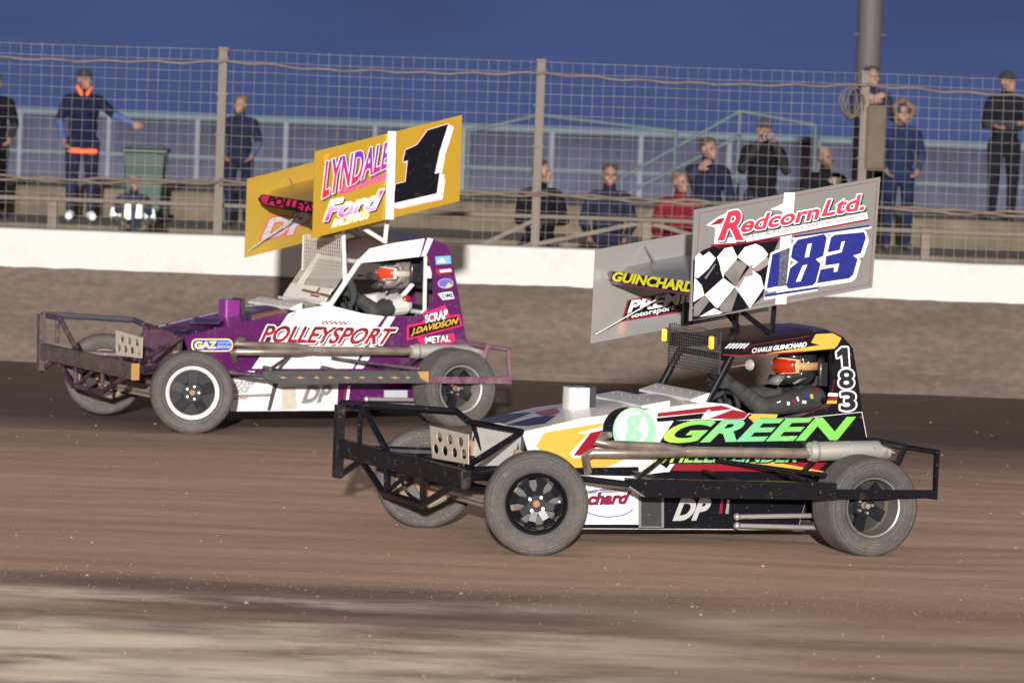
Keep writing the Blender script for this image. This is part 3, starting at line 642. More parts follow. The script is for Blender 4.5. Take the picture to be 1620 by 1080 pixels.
def make_wheel(car, loc, steer, r, w, style, far=False):
    """wheel (disc and rim) > tyre; local +y is the outside face"""
    lip = .205 if style != 'polished5' else .222
    if style == 'polished5': ms = [M_SILVERP]
    mb = MB(); n = 48; hw = w / 2; yo = hw * .80
    mrim = {'spoke8': mat('wheel_black_gloss', (.005, .005, .008), .25, coat=.1, spec=.18), 'polished5': M_SILVERP, 'dish_dark': mat('rim_worn_grey', (.30, .29, .28), .4, .7, dirt=.25), 'dish_silver': mat('rim_dull_silver', (.55, .53, .5), .35, .7, dirt=.18)}[style]
    mdisc = {'spoke8': MATS['wheel_black_gloss'] if 'wheel_black_gloss' in MATS else mrim, 'polished5': mat('wheel_satin_black', (.007, .007, .010), .5, spec=.18, dirt=.06), 'dish_dark': mat('wheel_satin_black', (.007, .007, .010), .5, spec=.18, dirt=.06), 'dish_silver': mat('wheel_satin_black', (.007, .007, .010), .5, spec=.18, dirt=.06)}[style]
    deep = {'spoke8': .03, 'polished5': .02, 'dish_dark': .13, 'dish_silver': .10}[style]
    rb = {'spoke8': .175, 'polished5': .190, 'dish_dark': .185, 'dish_silver': .182}[style]
    mb.lathe([(lip + .004, yo - .012), (lip, yo + .004), (lip - .012, yo), (rb + .008, yo - .012), (rb, yo - deep), (rb - .004, -yo), (lip, -yo)], mrim, n=n, mats=[mrim] * 4 + [M_AXLE] * 2)
    yf = yo - deep - .012
    if style == 'spoke8':
        for k in range(8):
            a = 2 * math.pi * k / 8 + .2; d = Vector((math.cos(a), 0, math.sin(a))); t = Vector((-math.sin(a), 0, math.cos(a)))
            for (ra, rb_, wa, wb, ya, yb_) in ((.055, .12, .024, .023, yf + .012, yf + .018), (.12, .18, .023, .050, yf + .018, yf - .004)):
                A = [d * ra + t * wa, d * ra - t * wa, d * rb_ - t * wb, d * rb_ + t * wb]
                P = [p + Vector((0, (ya if i < 2 else yb_), 0)) for i, p in enumerate(A)] + [p + Vector((0, -.035 + yf, 0)) for p in A]
                mb.add(P, [(0, 1, 2, 3), (0, 4, 5, 1), (1, 5, 6, 2), (2, 6, 7, 3), (3, 7, 4, 0)], mrim)
        mb.lathe([(.001, yf + .012), (.07, yf + .012), (.078, yf + .004), (.08, yf - .04)], mrim, n=32)
        mb.lathe([(.15, yf - .09), (.001, yf - .09)], mat('hub_plate_grey', (.055, .052, .05), .6, .2, dirt=.15), n=32)
    else:
        for k in range(5):
            a = 2 * math.pi * k / 5 + (.35 if style == 'polished5' else 1.1); d = Vector((math.cos(a), 0, math.sin(a))); t = Vector((-math.sin(a), 0, math.cos(a)))
            A = [d * .05 + t * .035, d * .05 - t * .035, d * .178 - t * .042, d * .178 + t * .042]
            P = [p + Vector((0, yf + (.014 if i < 2 else -.006), 0)) for i, p in enumerate(A)] + [p + Vector((0, yf - .03, 0)) for p in A]
            mb.add(P, [(0, 1, 2, 3), (0, 4, 5, 1), (1, 5, 6, 2), (2, 6, 7, 3), (3, 7, 4, 0)], mdisc)
        mb.lathe([(.001, yf + .014), (.082, yf + .014), (.09, yf - .03)], mdisc, n=32)
        mb.lathe([(rb, yf - .035), (.001, yf - .035)], mat('brake_dust', (.018, .015, .014), .8), n=32)
    nb = 4 if style == 'spoke8' else 5
    for k in range(nb):
        a = 2 * math.pi * k / nb + .6; mb.lathe([(.001, yf + .036), (.0095, yf + .036), (.0115, yf + .012)], M_BOLT, (.053 * math.cos(a), 0, .053 * math.sin(a)), (0, 1, 0), 8)
    mb.lathe([(.001, yf + .032), (.022, yf + .030), (.026, yf + .012)], M_RUST, n=18)
    if style.startswith('dish'):     # drive stub in the deep dish
        mb.lathe([(.001, yf + .07), (.018, yf + .07), (.02, yf)], M_BOLT, n=16)
    wh = mb.build('wheel', car.root, loc=loc, rot=(0, 0, steer + (math.pi if far else 0)), sharp=35)
    tb = MB(); sh = r * .055
    prof = [(lip + .001, yo - .004), (lip + .012, hw * .93), (lip + (r - lip) * .45, hw * 1.03), (r - sh * 1.4, hw * .97), (r - sh * .35, hw * .86), (r - .004, hw * .78)]
    ng = 5 if w < .28 else 7
    for g in range(ng):
        y = hw * .74 * (1 - 2 * (g + .5) / ng); q = hw * .74 / ng
        prof += [(r, y + q * .82), (r, y - q * .82), (r - .007, y - q * .88), (r - .007, y - q * 1.1)] if g < ng - 1 else [(r, y + q * .82), (r, y - q * .82)]
    prof += [(r - .004, -hw * .78), (r - sh * .35, -hw * .86), (r - sh * 1.4, -hw * .97), (lip + (r - lip) * .45, -hw * 1.03), (lip + .012, -hw * .93), (lip + .001, -yo)]
    tb.lathe(prof, M_TYRE, n=72)
    for rr_, yy in ((lip + (r - lip) * .30, hw * 1.025), (lip + (r - lip) * .72, hw * 1.02)):
        tb.lathe([(rr_ - .004, yy - .004), (rr_ - .002, yy + .003), (rr_ + .002, yy + .003), (rr_ + .004, yy - .004)], M_TYRE, n=72)
    tb.build('tyre', wh, sharp=50)
    return wh

def airfoil(car, le_near, le_far, chord, rake, yb, m, mb, thick=.085):
    """board between the side plates: blunt leading edge, thin trailing edge"""
    prof = []; n = 14
    for i in range(n + 1):
        t = i / n; th = thick * (.5 * (1 - t) ** .8 * min(1, math.sqrt(t / .03)) + .02); prof.append((-chord * t, th + .03 * math.sin(t * math.pi)))
    bot = [(x, -thick * (.5 * (1 - (-x / chord)) ** .8 * min(1, math.sqrt((-x / chord) / .03)) + .02) + .03 * math.sin(-x / chord * math.pi)) for x, z in reversed(prof)]
    sec = prof + bot; c, s_ = math.cos(rake), math.sin(rake); V = []
    for (le, y) in ((le_near, yb), (le_far, -yb)):
        for x, z in sec: V.append((le[0] + x * c + z * s_, y, le[1] + z * c - x * s_))
    k = len(sec); mb.add(V, [(i, (i + 1) % k, k + (i + 1) % k, k + i) for i in range(k)] + [list(range(k))[::-1], list(range(k, 2 * k))], m)

def build_shell(car, S):
    """side panels, bonnet, cab: one bodywork mesh with its painted livery"""
    yb = .42; T = S['T']; mb = MB(); base, far_m = S['base'], S['base_far']
    Lx = lambda p: car.L(*p, yb)
    top = [Lx(p) for p in S['top']]; low = [Lx(p) for p in S['low']]
    outline = top + low
    mb.prism(outline, (0, -.012, 0), base); mb.prism([Vector((p.x, -p.y, p.z)) for p in outline], (0, .012, 0), far_m)
    # bonnet, gently crowned, in strips from nose to cowl
    hood = top[:S['nh']]; K = 6; V = []
    for p in hood:
        for j in range(K + 1):
            t = 1 - 2 * j / K; V.append((p.x, (yb - .004) * t, p.z + .03 * (1 - t * t) - .003))
    mb.add(V, [(i * (K + 1) + j, i * (K + 1) + j + 1, (i + 1) * (K + 1) + j + 1, (i + 1) * (K + 1) + j) for i in range(len(hood) - 1) for j in range(K)], S['hood'])
    n0 = hood[0]; V = [(n0.x - .004, (yb - .012) * (1 - 2 * j / K), n0.z + .03 * (1 - (1 - 2 * j / K) ** 2) - .004) for j in range(K + 1)]
    mb.add(V + [(n0.x + .02, -yb + .012, n0.z - .30), (n0.x + .02, yb - .012, n0.z - .30)], [list(range(K + 1)) + [K + 1, K + 2]], S['nose'])
    cx = hood[-1]; mb.prism([(cx.x - .03, -yb + .014, .16), (cx.x - .03, yb - .014, .16), (cx.x - .03, yb - .014, cx.z - .03), (cx.x - .03, -yb + .014, cx.z - .03)], (-.01, 0, 0), M_DARK)
    bx = min(p.x for p in outline) + .03
    mb.prism([(bx, -yb + .014, .2), (bx, yb - .014, .2), (bx, yb - .014, .75), (bx, -yb + .014, .75)], (-.01, 0, 0), S['rear'])
    zl = min(p.z for p in outline); mb.box(((cx.x + bx) / 2, 0, zl + .06), (abs(cx.x - bx) - .05, 2 * yb - .03, .01), M_DARK)
    mb.box(((hood[0].x - .12 + cx.x) / 2, 0, zl + .1), (abs(hood[0].x - .12 - cx.x) - .05, .6, .01), M_DARK)
    S['paint'](mb, car.side(yb))
    for p in S.get('rivets', []):
        q = Lx(p); mb.ball(q + Vector((0, .001, 0)), .006, M_BOLT, 6, 4)
    body = mb.build('body', car.root, bevel=0)
    # cab: rear side panels and roof
    mb = MB(); cab = [Lx(p) for p in S['cab']]; nr = S['cab_roof']      # cab[0:nr] run along the roof edge, the rest down the rear edge
    mb.prism(cab, (0, -.012, 0), S['cab_m']); mb.prism([Vector((p.x, -p.y, p.z)) for p in cab], (0, .012, 0), far_m)
    strip = cab[:S['cab_rear']]; V = []; K = 8
    for i, p in enumerate(strip):
        cr = .022 if i < nr else .022 * max(0, 1 - (i - nr + 1) / 2)
        for j in range(K + 1):
            t = 1 - 2 * j / K; V.append((p.x - (.03 * (1 - t * t) if i >= nr else 0), (yb - .003) * t, p.z + cr * (1 - t ** 4) - .002))
    mb.add(V, [(i * (K + 1) + j, i * (K + 1) + j + 1, (i + 1) * (K + 1) + j + 1, (i + 1) * (K + 1) + j) for i in range(len(strip) - 1) for j in range(K)], S['roof'])
    S['cab_paint'](mb, car.side(yb))
    if 'roof_paint' in S: S['roof_paint'](mb, lambda x, y, l: car.L(x, y, strip[1].z + .04 + l, 2))
    mb.build('cab', car.root)
    return body, top, cab

def build_common(car, S):
    root = car.root; L = car.L; T = S['T']
    mtube = S['tube']
    # ---- wheels
    for (loc, st, r, w, style, far) in S['wheels']: make_wheel(car, loc, st, r, w, style, far)
    # ---- front bumper: heavy beam, far-side wheel guard, lower hoop
    B = S['bumper']; mb = MB()
    a = L(*B['beam'][0], -.93); b = L(*B['beam'][1], .93); bxm = (a.x + b.x) / 2
    mb.beam(a, b, .07, B['bh'], B['m']); mb.box(b + Vector((0, .004, 0)), (.074, .012, B['bh'] + .006), B.get('end_m', B['m']))
    f = mb.build('front_bumper', root, bevel=.008)
    mb = MB(); c0 = L(*B['up'][0], -.93); c1 = L(*B['up'][1], -.93)
    mb.beam(c0, c1, .06, .06, B['m'], (1, 0, 0))
    g = [L(*p, y) for p, y in B['guard']]; mb.tube(g, .026, B.get('guard_m', mtube), 10)
    mb.build('wheel_guard', root)
    mb = MB()
    for seg in B['hoop']: mb.tube([L(*p, bxm - .01, 0) for p in seg], .024, mtube, 8)
    for seg in B['hoop_thin']: mb.tube([L(*p, bxm - .01, 0) for p in seg], .017, mtube, 8)
    for seg in B['brace']: mb.tube([L(*p, y) for p, y in seg], .022, mtube, 8)
    for sy in (-1, 1):
        mb.tube([(bxm, sy * .36, a.z * .5 + b.z * .5 - .02), (1.05, sy * .33, .52)], .028, mtube, 8); mb.tube([(bxm - .03, sy * .36, .46), (1.0, sy * .33, .30)], .022, mtube, 8)
    mb.tube([(b.x - .03, .86, b.z), (1.05, .40, .55)], .03, mtube, 8); mb.tube([(a.x - .03, -.86, a.z), (1.05, -.40, .55)], .03, mtube, 8)
    mb.build('bumper_frame', root)
    # perforated plate standing on the bumper, real holes
    pl = [L(*p, bxm - .13, 0) for p in B['plate']]                 # TL, TR, BR, BL
    mb = MB(); mh = M_TAN; bl, tl, tr_, br = pl[3], pl[0], pl[1], pl[2]
    Q = lambda u, v: (bl * (1 - u) + br * u) * (1 - v) + (tl * (1 - u) + tr_ * u) * v
    holes = [(.24, .70), (.52, .70), (.80, .70), (.12, .30), (.37, .30), (.63, .30), (.88, .30)]
    rows = [((0, .5), holes[3:]), ((.5, 1.0), holes[:3])]
    hu, hv = .072, .165
    for (v0, v1), hs in rows:
        edges = [0.0] + [(hs[i][0] + hs[i + 1][0]) / 2 for i in range(len(hs) - 1)] + [1.0]
        for k, (uc, vc) in enumerate(hs):
            ua, ub = edges[k], edges[k + 1]; N = 16; inn = []; outp = []
            for q in range(N):
                an = 2 * math.pi * q / N; cx_, sx_ = math.cos(an), math.sin(an); inn.append((uc + hu * cx_, vc + hv * sx_))
                m_ = max(abs(cx_), abs(sx_)); ox, oy = cx_ / m_, sx_ / m_
                outp.append((uc + ((ub - uc) if ox > 0 else (uc - ua)) * ox, vc + ((v1 - vc) if oy > 0 else (vc - v0)) * oy))
            V = [Q(*p) for p in inn] + [Q(*p) for p in outp]
            mb.add(V, [(q, (q + 1) % N, N + (q + 1) % N, N + q) for q in range(N)], mh)
    o = mb.build('perforated_plate', root, sharp=60); sd = o.modifiers.new('t', 'SOLIDIFY'); sd.thickness = .006; [setattr(p_, 'use_smooth', False) for p_ in o.data.polygons]
    # ---- side rail
    N_ = S['nerf']; mb = MB(); yN = 1.04
    mb.prism([L(*p, yN) for p in N_['poly']], (0, -.075, 0), N_['m']); 
    if 'marks' in N_: N_['marks'](mb, car.side(yN))
    mb.build('side_rail', root, bevel=.006)
    mb = MB(); mb.prism([L(*p, yN - .01) for p in N_['strap']], (0, -.03, 0), N_['sm'])
    mb.build('rail_strap', root, bevel=.004)
    mb = MB(); zc = L(*N_['poly'][0], yN).z - .04
    x0 = L(*N_['poly'][0], yN).x; x1 = L(*N_['poly'][1], yN).x
    mb.tube([(x0 - .02, yN - .04, zc), (x0 + .42, .62, zc + .03), (x0 + .62, .44, zc + .05)], .022, mtube, 8)
    for t in (.2, .55, .9): mb.tube([(x0 + (x1 - x0) * t, yN - .05, zc), (x0 + (x1 - x0) * t, .43, zc + .02)], .022, mtube, 8)
    mb.tube([(x0 - .1, yN - .06, zc + .05), (x0 + (x1 - x0) * .35, .44, zc + .12)], .016, mtube, 8); mb.tube([(x1 + .05, yN - .06, zc + .05), (x0 + (x1 - x0) * .6, .44, zc + .1)], .016, mtube, 8)
    # the far side carries the same rail
    mb.beam((x0, -1.0, zc), (x1 - .4, -1.0, zc), .07, .12, mtube)
    for t in (.1, .9): mb.tube([(x0 + (x1 - x0) * t, -.97, zc), (x0 + (x1 - x0) * t, -.42, zc)], .022, mtube, 8)
    mb.build('rail_support', root)
    # ---- rear bumper
    Rb = S['rear']; mb = MB(); pr = [L(*p, .95) for p in Rb['loop']]
    mb.tube(pr, .026, Rb['m'], 8, closed=False)
    for p in (pr[1], pr[-1]): mb.tube([p, (p.x, -.95, p.z)], .026, Rb['m'], 8)
    q = pr[0]; mb.tube([pr[0], (q.x + .06, .45, q.z - .02)], .022, Rb['m'], 8); mb.tube([pr[-1], (pr[-1].x + .5, .42, pr[-1].z - .02)], .022, Rb['m'], 8)
    mb.tube([(p.x, -p.y, p.z) for p in pr], .026, Rb['m'], 8)
    for y in (-.4, .3): mb.tube([(pr[1].x, y, pr[1].z), (pr[-1].x, y, pr[-1].z)], .02, Rb['m'], 8)
    mb.build('rear_bumper', root)
    # ---- exhaust
    E_ = S['exhaust']; mb = MB()
    for seg, r in E_['pipes']: mb.tube([L(*p, y) for p, y in seg], r, M_STEEL, 12)
    mb.build('exhaust_pipe', root, sharp=60)
    mb = MB(); a = L(*E_['sil'][0], .60); b = L(*E_['sil'][1], .60); d = (b - a); Ls = d.length; r = E_['r']
    mb.lathe([(.028, -.03), (.032, -.01), (r * .96, .0), (r, .012), (r, Ls * .5 - .006), (r * 1.03, Ls * .5 - .004), (r * 1.03, Ls * .5 + .004), (r, Ls * .5 + .006), (r, Ls * .86), (r * .98, Ls * .87), (r * .95, Ls), (.03, Ls + .012), (.03, Ls + .05), (.022, Ls + .05), (.02, Ls)], M_SILENCER, a, d, 28)
    for t in (.08, .93): mb.lathe([(r + .001, Ls * t - .012), (r + .006, Ls * t - .01), (r + .006, Ls * t + .01), (r + .001, Ls * t + .012)], M_BOLT, a, d, 28)
    mb.build('silencer', root)
    mb = MB(); mb.beam(a + d * .1 + Vector((0, -.03, -r)), (a.x - .04, .44, a.z - .16), .02, .03, mtube); mb.build('exhaust_bracket', root)
    # ---- front axle, links, drums and discs
    mb = MB(); mb.tube([(1.26, -.72, .33), (1.24, -.4, .29), (1.22, .4, .27), (1.24, .72, .32)], .042, M_AXLE, 10)
    mb.box((1.30, -.05, .30), (.03, .9, .12), M_AXLE); mb.box((1.25, .35, .27), (.16, .08, .14), M_AXLE)
    for sy in (-1, 1):
        mb.tube([(1.22, sy * .5, .36), (.62, sy * .36, .40)], .018, M_AXLE, 8); mb.tube([(1.22, sy * .5, .24), (.62, sy * .36, .26)], .018, M_AXLE, 8)
        mb.tube([(1.24, sy * .42, .34), (1.14, sy * .36, .74)], .028, M_DARK, 10); mb.tube([(1.24, sy * .42, .42), (1.17, sy * .38, .64)], .042, M_RUST, 10)
    mb.tube([(1.36, -.66, .30), (1.36, .66, .29)], .014, M_ALU, 8)
    mb.build('front_axle', root)
    for loc in (S['wheels'][0][0], S['wheels'][1][0]):
        sy = 1 if loc[1] > 0 else -1; mb = MB(); ro = .135; N = 28; yd = loc[1] - sy * .13
        mb.lathe([(.05, -.012), (ro, -.012), (ro, .012), (.05, .012)], M_RUST, (loc[0], yd, loc[2]), (0, 1, 0), N)
        for k in range(12):
            an = k * math.pi / 6; mb.lathe([(.001, -.0145), (.012, -.0145)], M_DARK, (loc[0] + .1 * math.cos(an), yd, loc[2] + .1 * math.sin(an)), (0, 1, 0), 8)
        mb.box((loc[0] - .12, yd, loc[2] + .02), (.07, .07, .14), M_DARK); mb.build('brake_disc', root)
    # ---- rear axle and radius rods
    xr = S['wheels'][2][0][0]; zr = S['wheels'][2][0][2]
    mb = MB(); mb.tube([(xr, -.7, zr), (xr, .7, zr)], .045, M_DARK, 12); mb.ball((xr, -.05, zr), (.16, .13, .16), M_DARK, 16, 10)
    for sy in (-1, 1): mb.tube([(xr, sy * .5, zr + .05), (xr + .05, sy * .36, .85)], .03, M_DARK, 8)
    mb.build('rear_axle', root)
    mb = MB()
    for p, q in S['rods']:
        a = L(*p, .56); b = L(*q, .56); mb.tube([a, b], .017, M_ALU, 10); mb.ball(a, .026, M_BOLT, 10, 8)
    mb.build('radius_rod', root)
    # ---- cage, seat, wheel
    C_ = S['cage']; mc = C_['m']
    for y in (.39, -.39):
        mb = MB(); pts = [L(*p, .40) for p in C_['pillar']]; mb.tube([(p.x, y, p.z) for p in pts], C_['r'], mc, 10); mb.build('cage_pillar', root)
    mb = MB(); hp = L(*C_['hoop_top'], .40); hb = L(*C_['hoop_bot'], .40)
    mb.tube([(hb.x, -.37, .4), (hp.x, -.37, hp.z - .04), (hp.x, .37, hp.z - .04), (hb.x, .37, .4)], .022, mc, 10)
    mb.tube([(hp.x, -.36, .98), (hp.x, .36, .98)], .02, mc, 8)
    mb.tube([(pts[-1].x, .39, pts[-1].z - .02), (pts[-1].x, -.39, pts[-1].z - .02)], .022, mc, 8)
    mb.build('roll_cage', root)
    # ---- mesh windscreen
    W_ = S['screen']; mb = MB(); xs = W_['x']; z0, z1, zs = W_['z']; hw = .40
    for i in range(W_['n'] + 1):
        y = -hw + 2 * hw * i / W_['n']; zz = z1 + .015 * math.sin(i * .55)
        pts = [(xs, y, zs), (xs, y, zz)] if not W_.get('grate') else [(W_['grate'][0], y, W_['grate'][1]), (xs, y, zs), (xs, y, zz)]
        mb.tube(pts, W_['wr'], W_['m'], 4, caps=False)
    for j in range(W_['nz'] + 1):
        z = zs + (z1 - zs) * j / W_['nz']; mb.tube([(xs + .004, -hw, z), (xs + .004, hw, z)], W_['wr'], W_['m'], 4, caps=False)
    for y in (-hw, hw): mb.tube([(xs, y, zs - .02), (xs, y, z1)], .008, W_['m'], 6)
    mb.build('windscreen_mesh', root)
    # ---- steering wheel and column
    x, z = S['steer']; mb = MB(); ring = []; tlt = R(28)
    for k in range(24):
        a = 2 * math.pi * k / 24; v = Vector((0, .165 * math.cos(a), .165 * math.sin(a))); v.rotate(Matrix.Rotation(tlt, 3, 'Y')); ring.append(Vector((x, 0, z)) + v)
    mb.tube(ring, .017, mat('suede_black', (.03, .03, .032), .9), 10, closed=True)
    for k in (0, 8, 16): mb.tube([ring[k], (x, 0, z)], .012, M_DARK, 6)
    mb.tube([(x, 0, z), (x + .5, 0, z - .25)], .018, M_DARK, 8); mb.build('steering_wheel', root)
    sx, sz = S['seat']; ms_ = mat('seat_black', (.016, .016, .02), .35, coat=.3, dirt=.05); mb = MB()
    mb.box((sx + .20, 0, .40), (.46, .44, .06), ms_); M = Matrix.Rotation(R(-12), 3, 'Y'); mb.box((sx - .04, 0, .72), (.06, .46, .62), ms_, M)
    for sy in (-1, 1):
        mb.box((sx + .04, sy * .235, .76), (.16, .03, .46), ms_, M); mb.box((sx + .02, sy * .20, sz), (.20, .035, .17), ms_)
    mb.box((sx - .10, 0, sz - .02), (.05, .40, .26), ms_)
    mb.build('seat', root, bevel=.012)

def driver(car, S):
    """driver buckled into the car: one continuous body, gloved hands closed on the wheel"""
    root = empty('person', car.o + car.R @ Vector((S['hip'][0], S['hip'][1], S['hip'][2])), car.th); off = Vector(S['hip']); tag(root, S['label'], 'person', 'drivers strapped into the race cars')
    mt = {'skin': SKIN, 'eye': EYE, 'lip': LIP, 'hair': EYE, 'suit': S['suit'], 'panel': S['panel'], 'flash': S['flash'], 'glove': mat('glove_black', (.018, .018, .02), .8), 'boot': mat('boot_black', (.018, .018, .02), .7)}
    V = lambda p: Vector(p) - off; P = []; hx, hy, hz = S['head']; sx = S['sh'][0]; sz = S['sh'][1]
    hip = Vector(S['hip'])
    P += [('e', V((hip.x, 0, hip.z + .04)), (.15, .18, .13), I3, 'suit'), ('c', V((hip.x, 0, hip.z + .08)), V((sx + .02, 0, sz - .14)), .145, .155, 'suit'), ('e', V((sx + .03, 0, sz - .12)), (.13, .19, .17), I3, 'suit'),
          ('c', V((sx, -.15, sz)), V((sx, .15, sz)), .085, .085, 'panel'), ('c', V((sx, 0, sz + .03)), V((hx - .02, hy, hz - .09)), .066, .062, 'glove')]
    HM = Matrix.Rotation(S['head_yaw'], 3, 'Z'); Mh = HM @ Matrix.Rotation(R(90), 3, 'Z')
    hc = V((hx, hy, hz)); sub = []; head_prims(sub, hc, S['head_yaw'] + R(90)); P += sub
    for q, (el, ha) in ((1, S['arm_near']), (-1, S['arm_far'])):
        sh = V((sx, q * .20, sz - .005)); e = V(el); h = V(ha)
        P += [('c', sh, sh.lerp(e, .45), .088, .078, S.get('upper', 'suit')), ('c', sh.lerp(e, .45), e, .078, .066, 'suit'), ('c', e, h, .066, .046, 'suit')]
        for k in range(3): P.append(('c', e.lerp(h, .15 + k * .2) + Vector((0, q * .01, .01)), e.lerp(h, .2 + k * .2) + Vector((0, -q * .01, 0)), .064 - k * .005, .06 - k * .005, 'suit'))
        hand_prims(P, h, (h - e), Vector((.2, -q * 1.0, .1)), 1.1, q, 1.0, 'glove')
    for q in (-1, 1):
        P += [('c', V((hip.x + .04, q * .09, hip.z)), V((hip.x + .46, q * .13, hip.z + .14)), .088, .066, 'suit'), ('c', V((hip.x + .46, q * .13, hip.z + .14)), V((hip.x + .82, q * .12, hip.z - .10)), .064, .045, 'suit'), ('c', V((hip.x + .82, q * .12, hip.z - .12)), V((hip.x + .90, q * .12, hip.z + .03)), .045, .038, 'boot')]
    fuse('body', P, mt, .0085, root)
    # helmet
    mb = MB(); hs = S.get('hs', 1.12); q = lambda x, y, z: hc + HM @ Vector((x * hs, y * hs, z * hs)); mh, m2 = S['helmet'], S['helmet2']
    # shell with an eye port: drop the quads that cover the face
    nu, nv = 40, 26; vs = []; fs = []
    for i in range(nv + 1):
        t = math.pi * i / nv
        for j in range(nu):
            a = 2 * math.pi * j / nu; x = .148 * math.sin(t) * math.cos(a); y = .122 * math.sin(t) * math.sin(a); z = .145 * math.cos(t)
            if z < -.03 and x > .02: x += .05 * min(1, (-z - .03) / .05) * (x / .148)        # jutting chin bar
            vs.append(q(x - .01, y, z + .01))
    for i in range(nv):
        for j in range(nu):
            t = math.pi * (i + .5) / nv; a = 2 * math.pi * (j + .5) / nu; x = math.sin(t) * math.cos(a); z = math.cos(t); a2 = (a + math.pi) % (2 * math.pi) - math.pi
            if abs(a2) < 1.05 and -.30 < z < .38: continue
            if z < -.80: continue
            fs.append((i * nu + j, (i + 1) * nu + j, (i + 1) * nu + (j + 1) % nu, i * nu + (j + 1) % nu))
    mb.add(vs, fs, mh)
    # peak, chin vents, side flashes
    pk = [(.10, -.10, .085), (.10, .10, .085), (.245, .075, .10), (.255, 0, .105), (.245, -.075, .10)]
    mb.prism([q(*p) for p in pk], (0, 0, .012), m2)
    mb.prism([q(.16, -.055, -.055), q(.16, .055, -.055), q(.195, .04, -.10), q(.195, -.04, -.10)], HM @ Vector((.012, 0, .004)), m2)
    for sy in (-1, 1):
        for k in range(3): mb.prism([q(.02 + .03 * k, sy * .112, -.055 - .012 * k), q(.09 + .02 * k, sy * .098, -.07 - .008 * k), q(.085 + .02 * k, sy * .096, -.082 - .008 * k)], HM @ Vector((0, sy * .016, 0)), m2)
        mb.ball(q(.02, sy * .122, .035), .012, M_BOLT, 10, 6)
    he = mb.build('helmet', root, sharp=50); sd = he.modifiers.new('t', 'SOLIDIFY'); sd.thickness = .01
    mb = MB()                                                   # goggles: frame, lens, strap
    for k, (rx, ry, m_) in enumerate(((0, 0, S['goggle_frame']), (.012, 0, S['lens']))):
        ring = []; inn = []
        s0 = 1.0 - .16 * k; N = 28
        grid = []
        for i in range(9):
            v = -1 + i / 4; row = []
            for j in range(15):
                u = -1 + j / 7; an = u * .92 * s0; row.append(q((.146 + .014 + rx) * math.cos(an) - .006 - .012 * v * v, (.128 + .006 + rx) * math.sin(an), .012 + .05 * s0 * v * (1 - .18 * u * u) - (.008 if abs(u) < .2 and v < 0 else 0)))
            grid += row
        mb.add(grid, [(i * 15 + j, i * 15 + j + 1, (i + 1) * 15 + j + 1, (i + 1) * 15 + j) for i in range(8) for j in range(14)], m_)
    st = []
    for i in range(25):
        an = .85 + (2 * math.pi - 1.7) * i / 24; st.append((q(.154 * math.cos(an) - .008, .130 * math.sin(an), .034), q(.154 * math.cos(an) - .008, .130 * math.sin(an), -.012)))
    mb.add([p for pr in st for p in pr], [(2 * i, 2 * i + 1, 2 * i + 3, 2 * i + 2) for i in range(24)], S['strap'])
    g = mb.build('goggles', he, sharp=50); sd = g.modifiers.new('t', 'SOLIDIFY'); sd.thickness = .006
    if S.get('extra'): S['extra'](V, root)
    return root

def clip_convex(poly, hull):
    out_ = list(poly); n = len(hull); area = sum(hull[i][0] * hull[(i + 1) % n][1] - hull[(i + 1) % n][0] * hull[i][1] for i in range(n)); sg = 1 if area > 0 else -1
    for i in range(n):
        a, b = hull[i], hull[(i + 1) % n]; f = lambda p: sg * ((b[0] - a[0]) * (p[1] - a[1]) - (b[1] - a[1]) * (p[0] - a[0])); nw = []
        for k in range(len(out_)):
            p, q = out_[k - 1], out_[k]; fp, fq = f(p), f(q)
            if fp * fq < 0: t = fp / (fp - fq); nw.append((p[0] + (q[0] - p[0]) * t, p[1] + (q[1] - p[1]) * t))
            if fq >= 0: nw.append(q)
        out_ = nw
        if not out_: break
    return out_
def tq(T, *pts): return [T(*p) for p in pts]
def circle(cx, cy, rx, ry, n=28): return [(cx + rx * math.cos(2 * math.pi * k / n), cy + ry * math.sin(2 * math.pi * k / n)) for k in range(n)]
def outline_line(mb, place, pts, w, m, lift, T=PHOTO, closed=True):
    P = [T(*p) for p in pts]; n = len(P)
    for i in range(n if closed else n - 1):
        a, b = Vector(P[i]), Vector(P[(i + 1) % n]); d = (b - a).normalized(); q = Vector((-d.y, d.x)) * w / 2
        mb.poly([place(*(a - q), lift), place(*(b - q), lift), place(*(b + q), lift), place(*(a + q), lift)], m)

